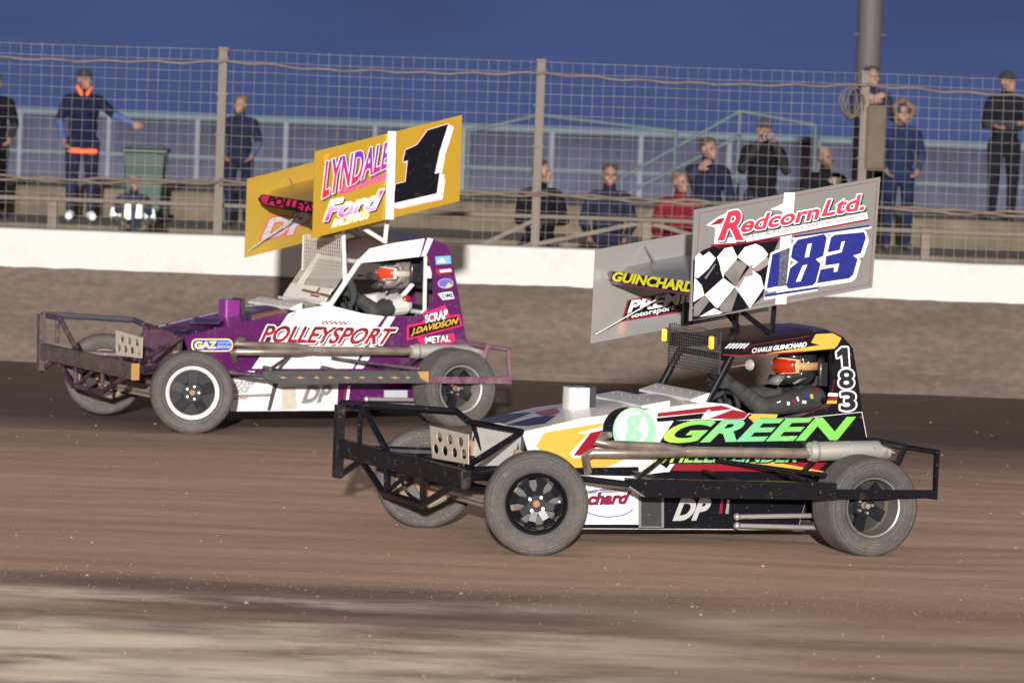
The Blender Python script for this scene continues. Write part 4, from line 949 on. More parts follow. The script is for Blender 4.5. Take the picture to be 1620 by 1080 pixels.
def build_wing(car, S):
    root = car.root; L = car.L; yW = .72
    near = [L(*p, yW) for p in S['near']]                                    # TL, TR, BR, BL
    mb = MB(); mb.prism(near, (0, -.006, 0), S['plate_m']); S['near_paint'](mb, car.side(yW))
    for a, b in zip(near, near[1:] + near[:1]):
        for k in range(5): p = a.lerp(b, (k + .5) / 5); c = (near[0] + near[2]) / 2; mb.ball(p.lerp(c, .035) + Vector((0, .001, 0)), .007, M_BOLT, 6, 4)
    mb.build('wing_side_plate', root)
    mb = MB(); s0, s1 = S['strap']; w = S['strap_w']
    d0, d1 = S['strap_y']; mb.prism([L(s0[0] - w, s0[1], yW) + Vector((0, d0, 0)), L(s0[0] + w, s0[1], yW) + Vector((0, d0, 0)), L(s1[0] + w, s1[1], yW) + Vector((0, d0, 0)), L(s1[0] - w, s1[1], yW) + Vector((0, d0, 0))], (0, d1, 0), S['strap_m'])
    mb.build('wing_strap', root)
    fTL, fBL = L(*S['far'][0], -yW), L(*S['far'][1], -yW); dv = near[1] - near[0]; dv2 = near[2] - near[3]
    far = [fTL, fTL + dv, fBL + dv2, fBL]
    mb = MB(); mb.prism(far, (0, -.006, 0), S['plate_in']); S['far_paint'](mb, car.side(-yW)); mb.build('wing_side_plate', root)
    ln = L(*S['le'][0], yW); lf = L(*S['le'][1], -yW); rake = math.atan2(dv.z, -dv.x)
    ln.x -= S['le_back']; lf.x -= S['le_back']; mb = MB(); airfoil(car, (ln.x, ln.z), (lf.x, lf.z), 1.22, rake, yW - .008, S['board_m'], mb)
    S['le_paint'](mb, car.front(max(ln.x, lf.x) + .006)); mb.build('wing_board', root)
    # struts and braces
    ms_, r = S['strut_m'], S['strut_r']
    for seg in S['struts']: mb = MB(); mb.tube([L(*p, y) for p, y in seg], r, ms_, 8); mb.build('wing_strut', root)
    for seg in S['rods']: mb = MB(); mb.tube([L(*p, y) for p, y in seg], .0065, mat('brace_grey', (.22, .21, .2), .4, .5), 6); mb.build('wing_brace', root)

def scoop(car, at, w, h, d, m, mrim):
    p = car.L(*at, .05); mb = MB(); n = 14; prof = []
    for k in range(n + 1):
        a = -math.pi / 2 + math.pi * k / n; s_ = 1 if abs(math.sin(a)) < .999 else 1
        prof.append((p.x + .5 * d * math.cos(a) ** .5 * 1.0 if math.cos(a) > 0 else p.x, .05 + w / 2 * math.copysign(abs(math.sin(a)) ** .6, math.sin(a))))
    prof = [(p.x - d, .05 - w / 2)] + prof + [(p.x - d, .05 + w / 2)]
    mb.prism([(x, y, p.z - .05) for x, y in prof], (0, 0, h + .05), m)
    mb.build('air_scoop', car.root, bevel=.012)
    mb = MB(); mb.prism([(p.x - d, .05 - w / 2 - .012, p.z - .02), (p.x - d, .05 + w / 2 + .012, p.z - .02), (p.x - d, .05 + w / 2 + .012, p.z + h + .012), (p.x - d, .05 - w / 2 - .012, p.z + h + .012)], (-.035, 0, 0), mrim); mb.build('scoop_rim', car.root, bevel=.008)
def lip(car, at, m, h=.035, d=.10, yw=.41):
    p = car.L(*at, .40); mb = MB(); mb.prism([(p.x + d, -yw, p.z + .012), (p.x, -yw, p.z + h), (p.x - .012, -yw, p.z + h), (p.x - .012, -yw, p.z - .02), (p.x + d, -yw, p.z - .005)], (0, 2 * yw, 0), m)
    for k in range(6): mb.ball((p.x + d * .3, -yw + .06 + k * (2 * yw - .12) / 5, p.z + h * .75 + .004), .007, M_BOLT, 6, 4)
    mb.build('bonnet_lip', car.root, bevel=.004)

# ------------------------------------------------------------------ near car: white, black and green, number 183
zA1, zA2, zA3, zA4, zAw, zAb = Z(1040, 490, 4.697), Z(880, 480, 2.571), Z(730, 590, 4.909), Z(880, 640, 2.613), Z(900, 260, 3.115), Z(530, 600, 4.32)
def near_car():
    car = Car((845, 877), R(24.0), 'stock_car', 'nearer white, black and green stock car with a grey wing numbered 183'); L = car.L
    YEL = mat('sticker_yellow', (.55, .33, .045), .35, coat=.5, dirt=.05); RED = M_LRED; BLK = M_LBLACK; WHT = M_LWHITE
    BLUE = mat('sticker_blue', (.010, .016, .16), .3, coat=.5, var=.25, dscale=40)
    xa, xb = L(1042, 690, .42).x, L(1352, 680, .42).x
    GRN = ramp_mat('letter_green', 0, xa, xb, [(0, (.42, .52, .05)), (.18, (.19, .46, .10)), (.42, (.14, .43, .24)), (.62, (.14, .44, .12)), (1, (.17, .47, .06))])
    MINT = mat('badge_mint', (.25, .56, .33), .35, coat=.5); MINT2 = mat('badge_pale', (.62, .68, .62), .35, coat=.5)
    def paint(mb, pl):
        sh = lambda pts, m, lift, T=PHOTO: shape(mb, pl, pts, m, lift, T)
        # rear half in black
        sh([(1176, 664), (1186, 654), (1222, 662), (1266, 662), (1363, 652), (1371, 694), (1373, 747), (1286, 751), (1262, 836), (1010, 836), (1010, 752), (1060, 745), (1040, 730), (1043, 700), (1066, 665)], BLK, .0015)
        sh([(919, 829), (1262, 829), (1262, 837), (917, 835)], BLK, .003)
        sh([(870, 740), (1010, 738), (1010, 753), (872, 750)], BLK, .003)
        sh([(848, 706), (861, 684), (957, 668), (952, 674), (912, 685), (929, 686), (901, 717), (906, 724), (990, 726), (960, 738), (905, 740), (866, 722)], YEL, .002)
        sh([(907, 720), (934, 684), (954, 680), (951, 700), (926, 720)], RED, .003)
        sh([(1040, 653), (1141, 641), (1159, 646.5), (1114, 652), (1040, 659)], RED, .003); sh([(1121, 662), (1159, 647.5), (1185, 653), (1176, 662)], RED, .003)
        sh([(1038, 661), (1114, 653), (1109, 662), (1040, 667)], BLK, .003); sh([(1067, 733), (1308, 731), (1292, 746), (1063, 744)], RED, .003)
        sh([(1170, 732), (1218, 729), (1318, 748), (1250, 741)], YEL, .004); sh([(1138, 731), (1146, 731), (1270, 747), (1254, 748)], WHT, .004)
        sh([(1160, 735), (1166, 735), (1082, 752), (1074, 752)], WHT, .004) if False else None
        sh([(1060, 733), (1067, 733), (1058, 746), (1050, 746)], WHT, .004); sh([(1108, 664), (1119, 648), (1124, 648), (1114, 664)], WHT, .005)
        sh([(1183, 660), (1191, 654), (1230, 655), (1227, 661), (1202, 661), (1195, 671)], YEL, .0075)
        sh(circle(989, 679, 36, 35), BLK, .004); sh(circle(1003, 681, 34, 37), MINT, .005); sh(circle(999, 677, 26, 29), MINT2, .006)
        put_text(mb, 'g', tq(PHOTO, (990, 699), (990, 659), (1013, 657), (1013, 697)), pl, [(.035, MINT, .0075, (0, 0))])
        put_text(mb, 'GREEN', tq(PHOTO, (1046, 699), (1066, 666), (1349, 660), (1338, 694)), pl, [(2.0, BLK, .0062, (1, 1), .03), (.035, GRN, .0085, (0, 0))], shear=.25)
        put_text(mb, 'WHEELSELINDER', tq(PHOTO, (1030, 731), (1034, 713), (1262, 712), (1258, 730)), pl, [(.07, BLK, .0065, (1, 1)), (.03, GRN, .008, (0, 0))], shear=.25)
        # lower white panel
        sh([(922, 757), (1004, 776), (1002, 827), (924, 829)], WHT, .003); sh([(922, 775), (1006, 772), (1006, 777), (922, 781)], M_ALU, .005)
        ring = circle(962, 795, 44, 22, 40)
        outline_line(mb, pl, [p for p in ring if p[0] > 926 and p[0] < 1003], 2.2, mat('sticker_violet', (.12, .10, .4), .4), .005, closed=False)
        put_text(mb, 'chard', tq(PHOTO, (930, 797), (930, 779), (996, 777), (992, 795)), pl, [(1.6, WHT, .0053, (0, 0), .03), (.8, BLUE, .0064, (.5, .5), .03), (.03, RED, .0078, (0, 0))], shear=.25)
        # black floor box with the two grey letters
        sh([(1010, 772), (1050, 774), (1050, 834), (1010, 834)], M_GREY, .004); sh([(1014, 777), (1046, 779), (1046, 832), (1014, 832)], M_DARK, .0055)
        put_text(mb, 'DP', tq(PHOTO, (1066, 821), (1074, 790), (1124, 789), (1116, 820)), pl, [(.05, mat('letter_grey', (.36, .35, .34), .5), .0065, (0, 0))], shear=.15)
        for x in (1140, 1150): sh([(x, 790), (x + 4, 790), (x + 2, 812), (x - 3, 812)], RED if x < 1145 else M_ALU, .005)
    def cab_paint(mb, pl):
        sh = lambda pts, m, lift, T=PHOTO: shape(mb, pl, pts, m, lift, T)
        sh([(1283, 542), (1290, 528.5), (1317, 527), (1331, 534.5), (1325, 546), (1320, 551), (1213, 561), (1214, 558.5), (1297, 545.5)], YEL, .002)
        for k in range(6): sh([(1146 + 5.6 * k, 551), (1149 + 5.6 * k, 551), (1158 + 5.6 * k, 543), (1154.5 + 5.6 * k, 543)], WHT, .002)
        sh([(1143, 560), (1172, 561.5), (1270, 555), (1270, 557), (1172, 563), (1143, 562)], RED, .003)
        outline_line(mb, pl, [(1175, 556), (1190, 546), (1282, 531)], .8, RED, .002, closed=False)
        put_text(mb, 'CHARLIE', tq(PHOTO, (1189, 558), (1190, 551), (1222, 547.5), (1221, 554.5)), pl, [(.02, WHT, .004, (0, 0))], shear=.15)
        put_text(mb, 'GUINCHARD', tq(PHOTO, (1223, 554), (1224, 547), (1276, 541), (1275, 548)), pl, [(.045, WHT, .004, (0, 0))], shear=.15)
        one_ = [(1323, 557), (1331, 549.5), (1340.5, 549.5), (1342.5, 580), (1333, 580), (1331.5, 561), (1324, 566)]
        for q in range(12): sh([(x + 2.6 * math.cos(q * math.pi / 6), y + 2.6 * math.sin(q * math.pi / 6)) for x, y in one_], WHT, .004 + .00006 * q)
        sh(one_, mat('digit_navy', (.010, .010, .018), .4), .006)
        for ch, a, b in (('8', 585, 613), ('3', 620, 648)):
            x0 = 1322 + (a - 549) * .08; put_text(mb, ch, tq(PHOTO, (x0 + (6 if ch == '1' else 3), b), (x0 + (6 if ch == '1' else 3), a), (x0 + (13 if ch == '1' else 24), a), (x0 + (13 if ch == '1' else 24), b)), pl, [(2.6, WHT, .004, (0, 0), .03), (.03, mat('digit_navy', (.010, .010, .018), .4), .006, (0, 0))])
        sh([(1311, 621), (1326, 622), (1325, 627), (1309, 626)], WHT, .003); sh([(1310, 627.5), (1325, 628), (1324, 632), (1309, 631.5)], RED, .003); sh([(1309, 633), (1324, 633), (1323, 638), (1307, 638)], YEL, .003)
        outline_line(mb, pl, [(1268, 657), (1312, 640), (1320, 600)], .8, RED, .002, closed=False)
    def roof_paint(mb, pl):
        RM = mat('roof_red_faded', (.20, .03, .04), .3, coat=.5)
        mb.poly([pl(*p, .002) for p in ((1225, 521.5), (1262, 519.5), (1240, 524.5), (1200, 528))], RM)
    mblk = mat('body_black', (.006, .005, .008), .32, coat=.1, spec=.2, dirt=.09, dscale=5)
    S = dict(T=PHOTO, base=M_WHITE, base_far=mblk, hood=mat('bonnet_pale', (.50, .46, .45), .3, coat=.4, dirt=.14, dscale=4), nose=M_WHITE, rear=mblk, nh=4,
             top=[(826, 683), (923, 661), (1021, 648), (1117, 636), (1150, 639), (1180, 652), (1222, 661), (1266, 661), (1364, 651)],
             low=[(1372, 694), (1374, 748), (1286, 752), (1262, 838), (918, 836), (880, 790), (845, 745)], paint=paint, rivets=[(1100, 640), (1060, 645), (1362, 660), (1300, 660), (1270, 663)],
             cab=[(1142, 540), (1189, 540), (1221, 533), (1285, 526), (1317, 525), (1334, 533), (1349, 550), (1359, 609), (1364, 650), (1266, 660), (1308, 637), (1317, 596), (1320, 553), (1274, 557), (1172, 563), (1142, 562)],
             cab_roof=5, cab_rear=9, cab_m=mblk, roof=mat('roof_maroon', (.055, .014, .020), .3, coat=.5, dirt=.1), cab_paint=cab_paint, tube=M_BLACK)
    build_shell(car, S)
    # painted shapes on the bonnet
    mb = MB(); P0, P1 = L(826, 683, .42), L(923, 661, .42)
    def onhood(x, y, l):
        n = (P1 - P0).cross(Vector((0, 1, 0))).normalized(); n = n if n.z > 0 else -n; d = car.Ri @ ray(x, y); q0 = P0 + n * .034
        return car.c + d * ((q0 - car.c).dot(n) / d.dot(n)) + n * l
    NV = mat('bonnet_navy', (.035, .035, .075), .3, coat=.5)
    for pts, m in (([(756, 664), (800, 655), (842, 652), (800, 668), (775, 668)], NV), ([(800, 672), (845, 660), (880, 657), (862, 668), (835, 672)], NV), ([(845, 652), (880, 645), (886, 652), (862, 658)], mat('bonnet_rose', (.30, .09, .10), .3, coat=.5))): mb.poly([onhood(*p, .002) for p in pts], m)
    mb.build('bonnet_graphic', car.root)
    scoop(car, (904, 664), .16, .225, .10, M_WHITE, mat('scoop_dark', (.03, .03, .035), .5))
    lip(car, (1119, 634), M_WHITE, .055, .13); lip(car, (1056, 644), M_WHITE, .045, .20)
    mb = MB()
    for a, b in (((960, 658), (985, 655)), ((995, 652), (1020, 650)), ((1025, 648), (1040, 646))):
        p, q = L(*a, .30), L(*b, .30); mb.box(((p.x + q.x) / 2, 0, (p.z + q.z) / 2 + .03), (abs(p.x - q.x), .42, .02), mat('bonnet_louvre', (.30, .27, .27), .5, dirt=.2))
    mb.build('bonnet_louvre', car.root, bevel=.004)
    xs = L(1139, 560, .40).x; zs = L(1138, 592, .40).z; zt = L(1140, 525, .40).z
    S.update(wheels=[((1.25, .85, .345), -R(22), .345, .22, 'spoke8', False), ((1.33, -.85, .345), -R(22), .345, .22, 'spoke8', True), ((-1.22, .83, .308), 0, .342, .31, 'dish_dark', False), ((-1.22, -.84, .32), 0, .36, .38, 'dish_dark', True)],
        bumper=dict(beam=((540, 708), (737, 758)), bh=.122, m=mat('beam_black', (.006, .006, .008), .42, spec=.3, dirt=.12, dscale=9), up=((538, 640), (534, 755)), guard=[((539, 638), -.93), ((722, 651), -.86), ((742, 667), -.42)],
            hoop=[[(570, 725), (606, 778), (668, 798), (722, 765)], [(577, 648), (612, 712)], [(539, 640), (578, 648)], [(536, 752), (572, 728)]], hoop_thin=[[(570, 650), (569, 700)], [(611, 738), (611, 776)], [(668, 757), (668, 796)], [(616, 774), (648, 748)]],
            brace=[[((742, 667), -.42), ((826, 683), .40)], [((826, 683), .40), ((738, 738), .62)], [((748, 668), -.40), ((768, 720), -.2)]], plate=[(681, 673), (742, 687), (742, 734), (685, 724)]),
        nerf=dict(poly=[(995, 757), (1324, 764), (1324, 791), (1022, 786), (996, 768)], m=mat('rail_black', (.005, .005, .008), .3, coat=.1, spec=.3, dirt=.07, dscale=8), strap=[(1325, 774), (1481, 775), (1480, 788), (1325, 790)], sm=M_BLACK),
        rear=dict(loop=[(1420, 733), (1432, 707), (1482, 715), (1479, 786), (1445, 780)], m=M_BLACK),
        exhaust=dict(pipes=[([((962, 688), .44), ((955, 690), .56), ((945, 700), .60), ((975, 703), .60), ((1045, 706), .60), ((1085, 714), .60)], .030), ([((930, 745), .45), ((926, 722), .58), ((938, 716), .62), ((1045, 717), .62), ((1085, 714), .60)], .030), ([((1085, 714), .60), ((1270, 717), .60), ((1282, 716), .60)], .036)], sil=((1280, 714), (1404, 711)), r=.066),
        rods=[((1166, 817), (1290, 815)), ((1166, 831), (1290, 834))],
        cage=dict(m=M_BLACK, r=.028, pillar=[(1118, 638), (1158, 563)], hoop_top=(1318, 540), hoop_bot=(1322, 660)), screen=dict(x=xs, z=(zs, zt, zs), n=22, nz=14, wr=.0035, m=mat('screen_black', (.03, .03, .032), .5)),
        steer=(L(1158, 622, .12).x, L(1158, 622, .12).z), seat=(L(1308, 600, .1).x, L(1308, 590, .1).z))
    build_common(car, S)
    # amber lamps on the screen, round mirror
    for y, p in ((.37, (1133, 542)), (-.37, (1066, 530))):
        q = L(*p, y); mb = MB(); mb.box((xs + .03, y, q.z), (.03, .052, .10), M_DARK); o = mb.build('amber_lamp', car.root, bevel=.006)
        mb = MB(); mb.box((xs + .052, y, q.z), (.03, .042, .085), M_AMBER); mb.build('lens', o, bevel=.010)
    q = L(1187, 577, .33); mb = MB(); mb.lathe([(.001, 0), (.036, .002), (.04, .008), (.03, .022), (.001, .028)], mat('mirror_back', (.5, .49, .47), .3, .5), q, (1, .5, 0), 24); mb.tube([q, q + Vector((.06, .0, -.002)), (xs - .1, .39, q.z - .01)], .006, M_BOLT, 6); mb.build('mirror', car.root)
    # wing
    def near_paint(mb, pl):
        T = zAw; sh = lambda pts, m, lift: shape(mb, pl, pts, m, lift, T)
        outline_line(mb, pl, [(645, 240), (1520, 82), (1480, 590), (610, 750)], .7, M_LRED, .002, T)
        hull = [(612, 475), (655, 425), (720, 398), (1040, 362), (1000, 450), (955, 650), (890, 708), (607, 768)]
        sh(hull, M_LBLACK, .0025)
        z6 = Z(1100, 290, 5.143); GR = mat('sticker_steel', (.20, .185, .175), .3, .3, var=.3, dscale=5); PG = mat('wing_grey_print', (.20, .196, .19), .4)
        W6 = lambda pts, m, lift: shape(mb, pl, pts, m, lift, z6)
        for pts in ([(-2, 600), (30, 565), (60, 590), (110, 555), (165, 610), (110, 690), (20, 770), (-8, 760)], [(175, 600), (235, 530), (300, 515), (340, 600), (330, 625), (235, 730), (225, 772), (202, 700)], [(338, 600), (400, 520), (490, 490), (545, 520), (590, 575), (555, 640), (462, 695), (400, 645)],
                    [(-8, 765), (50, 830), (72, 910), (-18, 965)], [(72, 908), (225, 770), (322, 840), (180, 1015), (165, 1008)], [(322, 845), (460, 700), (530, 755), (556, 850), (440, 1018), (400, 955)], [(30, 1085), (150, 1015), (220, 1050), (190, 1062)]): W6(pts, M_LWHITE, .004)
        W6([(232, 735), (330, 622), (425, 655), (322, 838)], GR, .004); W6([(190, 1010), (322, 852), (345, 880), (290, 1045), (215, 1050)], GR, .004); W6([(-10, 985), (70, 915), (110, 960), (20, 1080), (-20, 1080)], GR, .004)
        W6([(130, 660), (180, 610), (205, 690), (60, 830), (30, 800)], M_LBLACK, .0045); W6([(70, 770), (160, 650), (165, 660), (85, 780)], GR, .005)
        tri = [(325, 830), (430, 695), (455, 660), (465, 745), (400, 760), (350, 850)]; tr2 = [(468, 695), (585, 600), (622, 640), (520, 710), (480, 720)]
        for t_ in (tri, tr2): W6(t_, PG, .005); outline_line(mb, pl, t_, .7, M_LRED, .0056, z6)
        for t_ in ([(140, 505), (190, 525), (300, 515), (280, 500)], [(510, 480), (640, 470), (690, 455), (640, 455)]): outline_line(mb, pl, t_, .7, M_LRED, .0056, z6)
        PINK = ramp_mat('letter_pink_red', 2, 1.75, 2.45, [(0, (.26, .02, .17)), (.5, (.42, .018, .05)), (1, (.46, .03, .075))])
        # top name board
        sh([(700, 395), (855, 372), (1475, 268), (1478, 276), (860, 392), (700, 405)], M_LRED, .0035); sh([(720, 370), (860, 355), (1466, 236), (1472, 268), (862, 384), (715, 392)], M_LWHITE, .0045)
        sh([(675, 300), (730, 262), (790, 232), (770, 290), (745, 300), (740, 360), (715, 390), (720, 310)], M_LWHITE, .005); sh([(690, 302), (735, 268), (770, 262), (750, 292)], M_LRED, .006)
        lay = [(1.8, M_LBLACK, .0048, (2, 2), .03), (1.8, M_LWHITE, .0062, (0, 0), .03), (.03, PINK, .0078, (0, 0))]
        put_text(mb, 'R', tq(T, (738, 370), (775, 240), (858, 222), (850, 368)), pl, lay, shear=.1)
        put_text(mb, 'edcorn', tq(T, (845, 336), (860, 262), (1232, 196), (1226, 268)), pl, lay, shear=.15)
        put_text(mb, 'Ltd.', tq(T, (1245, 256), (1262, 180), (1452, 148), (1450, 222)), pl, lay, shear=.15)
        put_text(mb, 'E.L.V & Nuisance Vehicle Specialist', tq(T, (872, 372), (872, 352), (1456, 242), (1456, 262)), pl, [(.004, mat('letter_maroon', (.12, .03, .04), .5), .0065, (0, 0))])
        sh([(990, 222), (1060, 190), (1085, 180), (1050, 210), (1060, 230)], M_LWHITE, .0045)
        # big number
        eight = [(828, 458), (1042, 412), (1065, 440), (1036, 590), (975, 618), (1015, 652), (975, 806), (948, 830), (757, 858), (735, 832), (765, 690), (830, 640), (772, 604), (788, 510)]
        three = [(1070, 562), (1098, 440), (1130, 418), (1368, 396), (1384, 440), (1342, 568), (1278, 588), (1316, 614), (1280, 742), (1246, 772), (984, 812), (1014, 700), (1125, 680), (1120, 722), (1150, 716), (1166, 652), (1050, 668), (1058, 592), (1185, 560), (1212, 470), (1186, 474), (1170, 542)]
        uno = [(622, 578), (690, 550), (765, 520), (740, 640), (705, 828), (575, 855)]
        for k, (pts, lf0) in enumerate(((uno, .0072), (eight, .0076), (three, .0074))):
            for q in range(12):
                a = q * math.pi / 6; W6([(x + 17 * math.cos(a), y + 17 * math.sin(a)) for x, y in pts], M_LWHITE, .0058 + .00006 * q + .0008 * k)
                W6([(x + 18 + 8 * math.cos(a), y + 22 + 8 * math.sin(a)) for x, y in pts], M_LWHITE, .0050 + .00003 * q + .0003 * k)
            W6(pts, BLUE, .0092 + .0002 * k)
        for h_ in ([(908, 495), (942, 488), (918, 598), (884, 603)], [(868, 668), (905, 660), (850, 796), (812, 800)]): W6(h_, M_LWHITE, .0104)
        W6([(683, 555), (766, 522), (748, 690), (735, 830), (668, 842)], mat('scuffed_strip', (.12, .12, .16), .35, .4, var=.5, dscale=30), .0100)
        sh([(1105, 352), (1480, 298), (1478, 308), (1108, 362)], BLUE, .0085); sh([(1100, 362), (1490, 306), (1486, 316), (1102, 372)], M_LWHITE, .0055)
        sh([(965, 640), (1228, 602), (1226, 612), (965, 652)], BLUE, .0085); sh([(960, 655), (1225, 614), (1223, 622), (960, 668)], M_LWHITE, .0055)
    def far_paint(mb, pl):
        T = zAw; sh = lambda pts, m, lift: shape(mb, pl, pts, m, lift, T)
        sh([(258, 775), (288, 668), (640, 600), (640, 715)], M_LRED, .002); sh([(270, 765), (294, 674), (640, 606), (640, 705)], M_LBLACK, .003)
        put_text(mb, 'PREMIER', tq(T, (292, 728), (304, 674), (690, 606), (690, 660)), pl, [(.04, M_LWHITE, .0045, (0, 0))], shear=.1)
        put_text(mb, 'Motorsport', tq(T, (282, 768), (288, 738), (520, 690), (518, 722)), pl, [(.025, M_LWHITE, .0045, (0, 0))]); put_text(mb, 'D', tq(T, (524, 722), (526, 692), (548, 688), (548, 718)), pl, [(.025, M_LRED, .0045, (0, 0))])
    def le_paint(mb, pl):
        T = zAw; sh = lambda pts, m, lift: shape(mb, pl, pts, m, lift, T)
        sh([(180, 545), (205, 522), (618, 585), (618, 650), (215, 590)], mat('sticker_plum', (.10, .02, .06), .3, coat=.4), .001); sh([(205, 575), (215, 530), (618, 592), (618, 636)], M_LBLACK, .002)
        put_text(mb, 'GUINCHARD', tq(T, (215, 572), (228, 530), (622, 582), (614, 630)), pl, [(.06, M_LBLACK, .003, (1, 1)), (.045, mat('letter_yellow', (.72, .66, .03), .4), .0045, (0, 0))], shear=.1)
        sh([(135, 535), (180, 540), (200, 560), (150, 560)], mat('sticker_lime', (.35, .5, .15), .4), .002)
    build_wing(car, dict(near=[(1098, 332), (1393, 280), (1380, 455), (1090, 508)], far=[(942, 395), (934, 543)], plate_m=mat('wing_grey', (.20, .196, .19), .38, .25, bump=.35, bscale=3, dirt=.10, dirtcol=(.24, .21, .18), dscale=9), plate_in=mat('wing_plate_bare', (.33, .32, .31), .18, .45, dirt=.08, dirtcol=(.25, .22, .2), dscale=9),
        near_paint=near_paint, far_paint=far_paint, le_paint=le_paint, strap=((1249, 305), (1235, 481)), strap_w=8.5, strap_y=(.0006, .0012), strap_m=mat('strap_white', (.72, .71, .69), .3, coat=.4), le=((1095, 453), (966, 436)), le_back=.05, board_m=mat('wing_board_silver', (.34, .33, .33), .3, .5, dirt=.15, dscale=6),
        strut_m=M_BLACK, strut_r=.018, struts=[[((1225, 480), .40), ((1221, 528), .40)], [((1175, 494), .40), ((1217, 527), .40)], [((1084, 478), -.36), ((1084, 512), -.36)], [((1100, 470), .40), ((1092, 512), .38)], [((1165, 495), -.38), ((1163, 522), -.38)], [((1150, 495), -.38), ((1175, 526), -.38)], [((1161, 497), .1), ((1163, 520), .1)]],
        rods=[[((942, 529), -.70), ((1062, 460), -.45)], [((1020, 390), -.70), ((1036, 416), -.55)]]))
    # driver
    hd = L(1259, 580, .06); shp = L(1292, 622, .2)
    el = L(1206, 650, .33); ha = L(1163, 611, .17)
    orange = mat('goggle_strap_tan', (.42, .23, .10), .6, var=.2, dscale=30)
    def extra(V, root):
        mb = MB()
        for k, (t, c, w_, h_, dz) in enumerate(((.12, M_LRED, .05, .012, .045), (.2, YEL, .02, .03, .01), (.3, BLUE, .035, .028, .02), (.33, M_LWHITE, .03, .02, -.012), (.45, M_LWHITE, .014, .03, .022), (.52, M_LRED, .014, .036, .01), (.62, M_LWHITE, .02, .022, .012), (.78, M_LWHITE, .03, .008, .04))):
            p = V(shp).lerp(V(el), t); d = (V(el) - V(shp)).normalized(); ra = .088 - .018 * t; up_ = math.sqrt(max(0, ra * ra - dz * dz)); nrm = Vector((0, up_, dz)).normalized()
            tx = (d - nrm * d.dot(nrm)).normalized(); M = Matrix((tx, nrm, tx.cross(nrm))).transposed()
            mb = MB(); mb.box(p + nrm * (ra + .002), (w_, .004, h_), c, M @ Matrix.Rotation(.4 * (k % 3 - 1), 3, 'Y')); mb.build('suit_badge', root)
        mb = MB()
        for sy in (-1, 1):
            mb = MB(); mb.tube([V((hd.x - .13, .06 + sy * .09, hd.z - .06)), V((shp.x - .02, sy * .15, shp.y * 0 + shp.z + .07)), V((shp.x + .10, sy * .10, shp.z - .06))], .018, M_DARK, 6); mb.build('neck_restraint', root)
    driver(car, dict(label='driver in dark grey suit, black helmet and orange goggles inside the nearer race car', hip=(shp.x + .12, 0, .42), head=(hd.x, .06, hd.z), sh=(shp.x + .02, shp.z - .03), head_yaw=R(20), **{'arm_near': ((el.x, .31, el.z + .02), (ha.x, .16, ha.z)), 'arm_far': ((el.x, -.30, el.z + .02), (ha.x, -.14, ha.z + .02))},
        suit=mat('suit_charcoal', (.028, .027, .027), .8, var=.25, dscale=8, bump=.6, bscale=18), panel=mat('suit_black', (.018, .018, .019), .8), flash=M_LRED, helmet=mat('helmet_carbon', (.02, .02, .022), .2, coat=.8, dirt=.1), helmet2=mat('helmet_dark_grey', (.15, .15, .155), .3, coat=.4), goggle_frame=mat('goggle_orange', (.78, .40, .20), .3, coat=.5), lens=mat('lens_orange', (.34, .018, .003), .08, coat=1), strap=orange, extra=extra))
near_car()

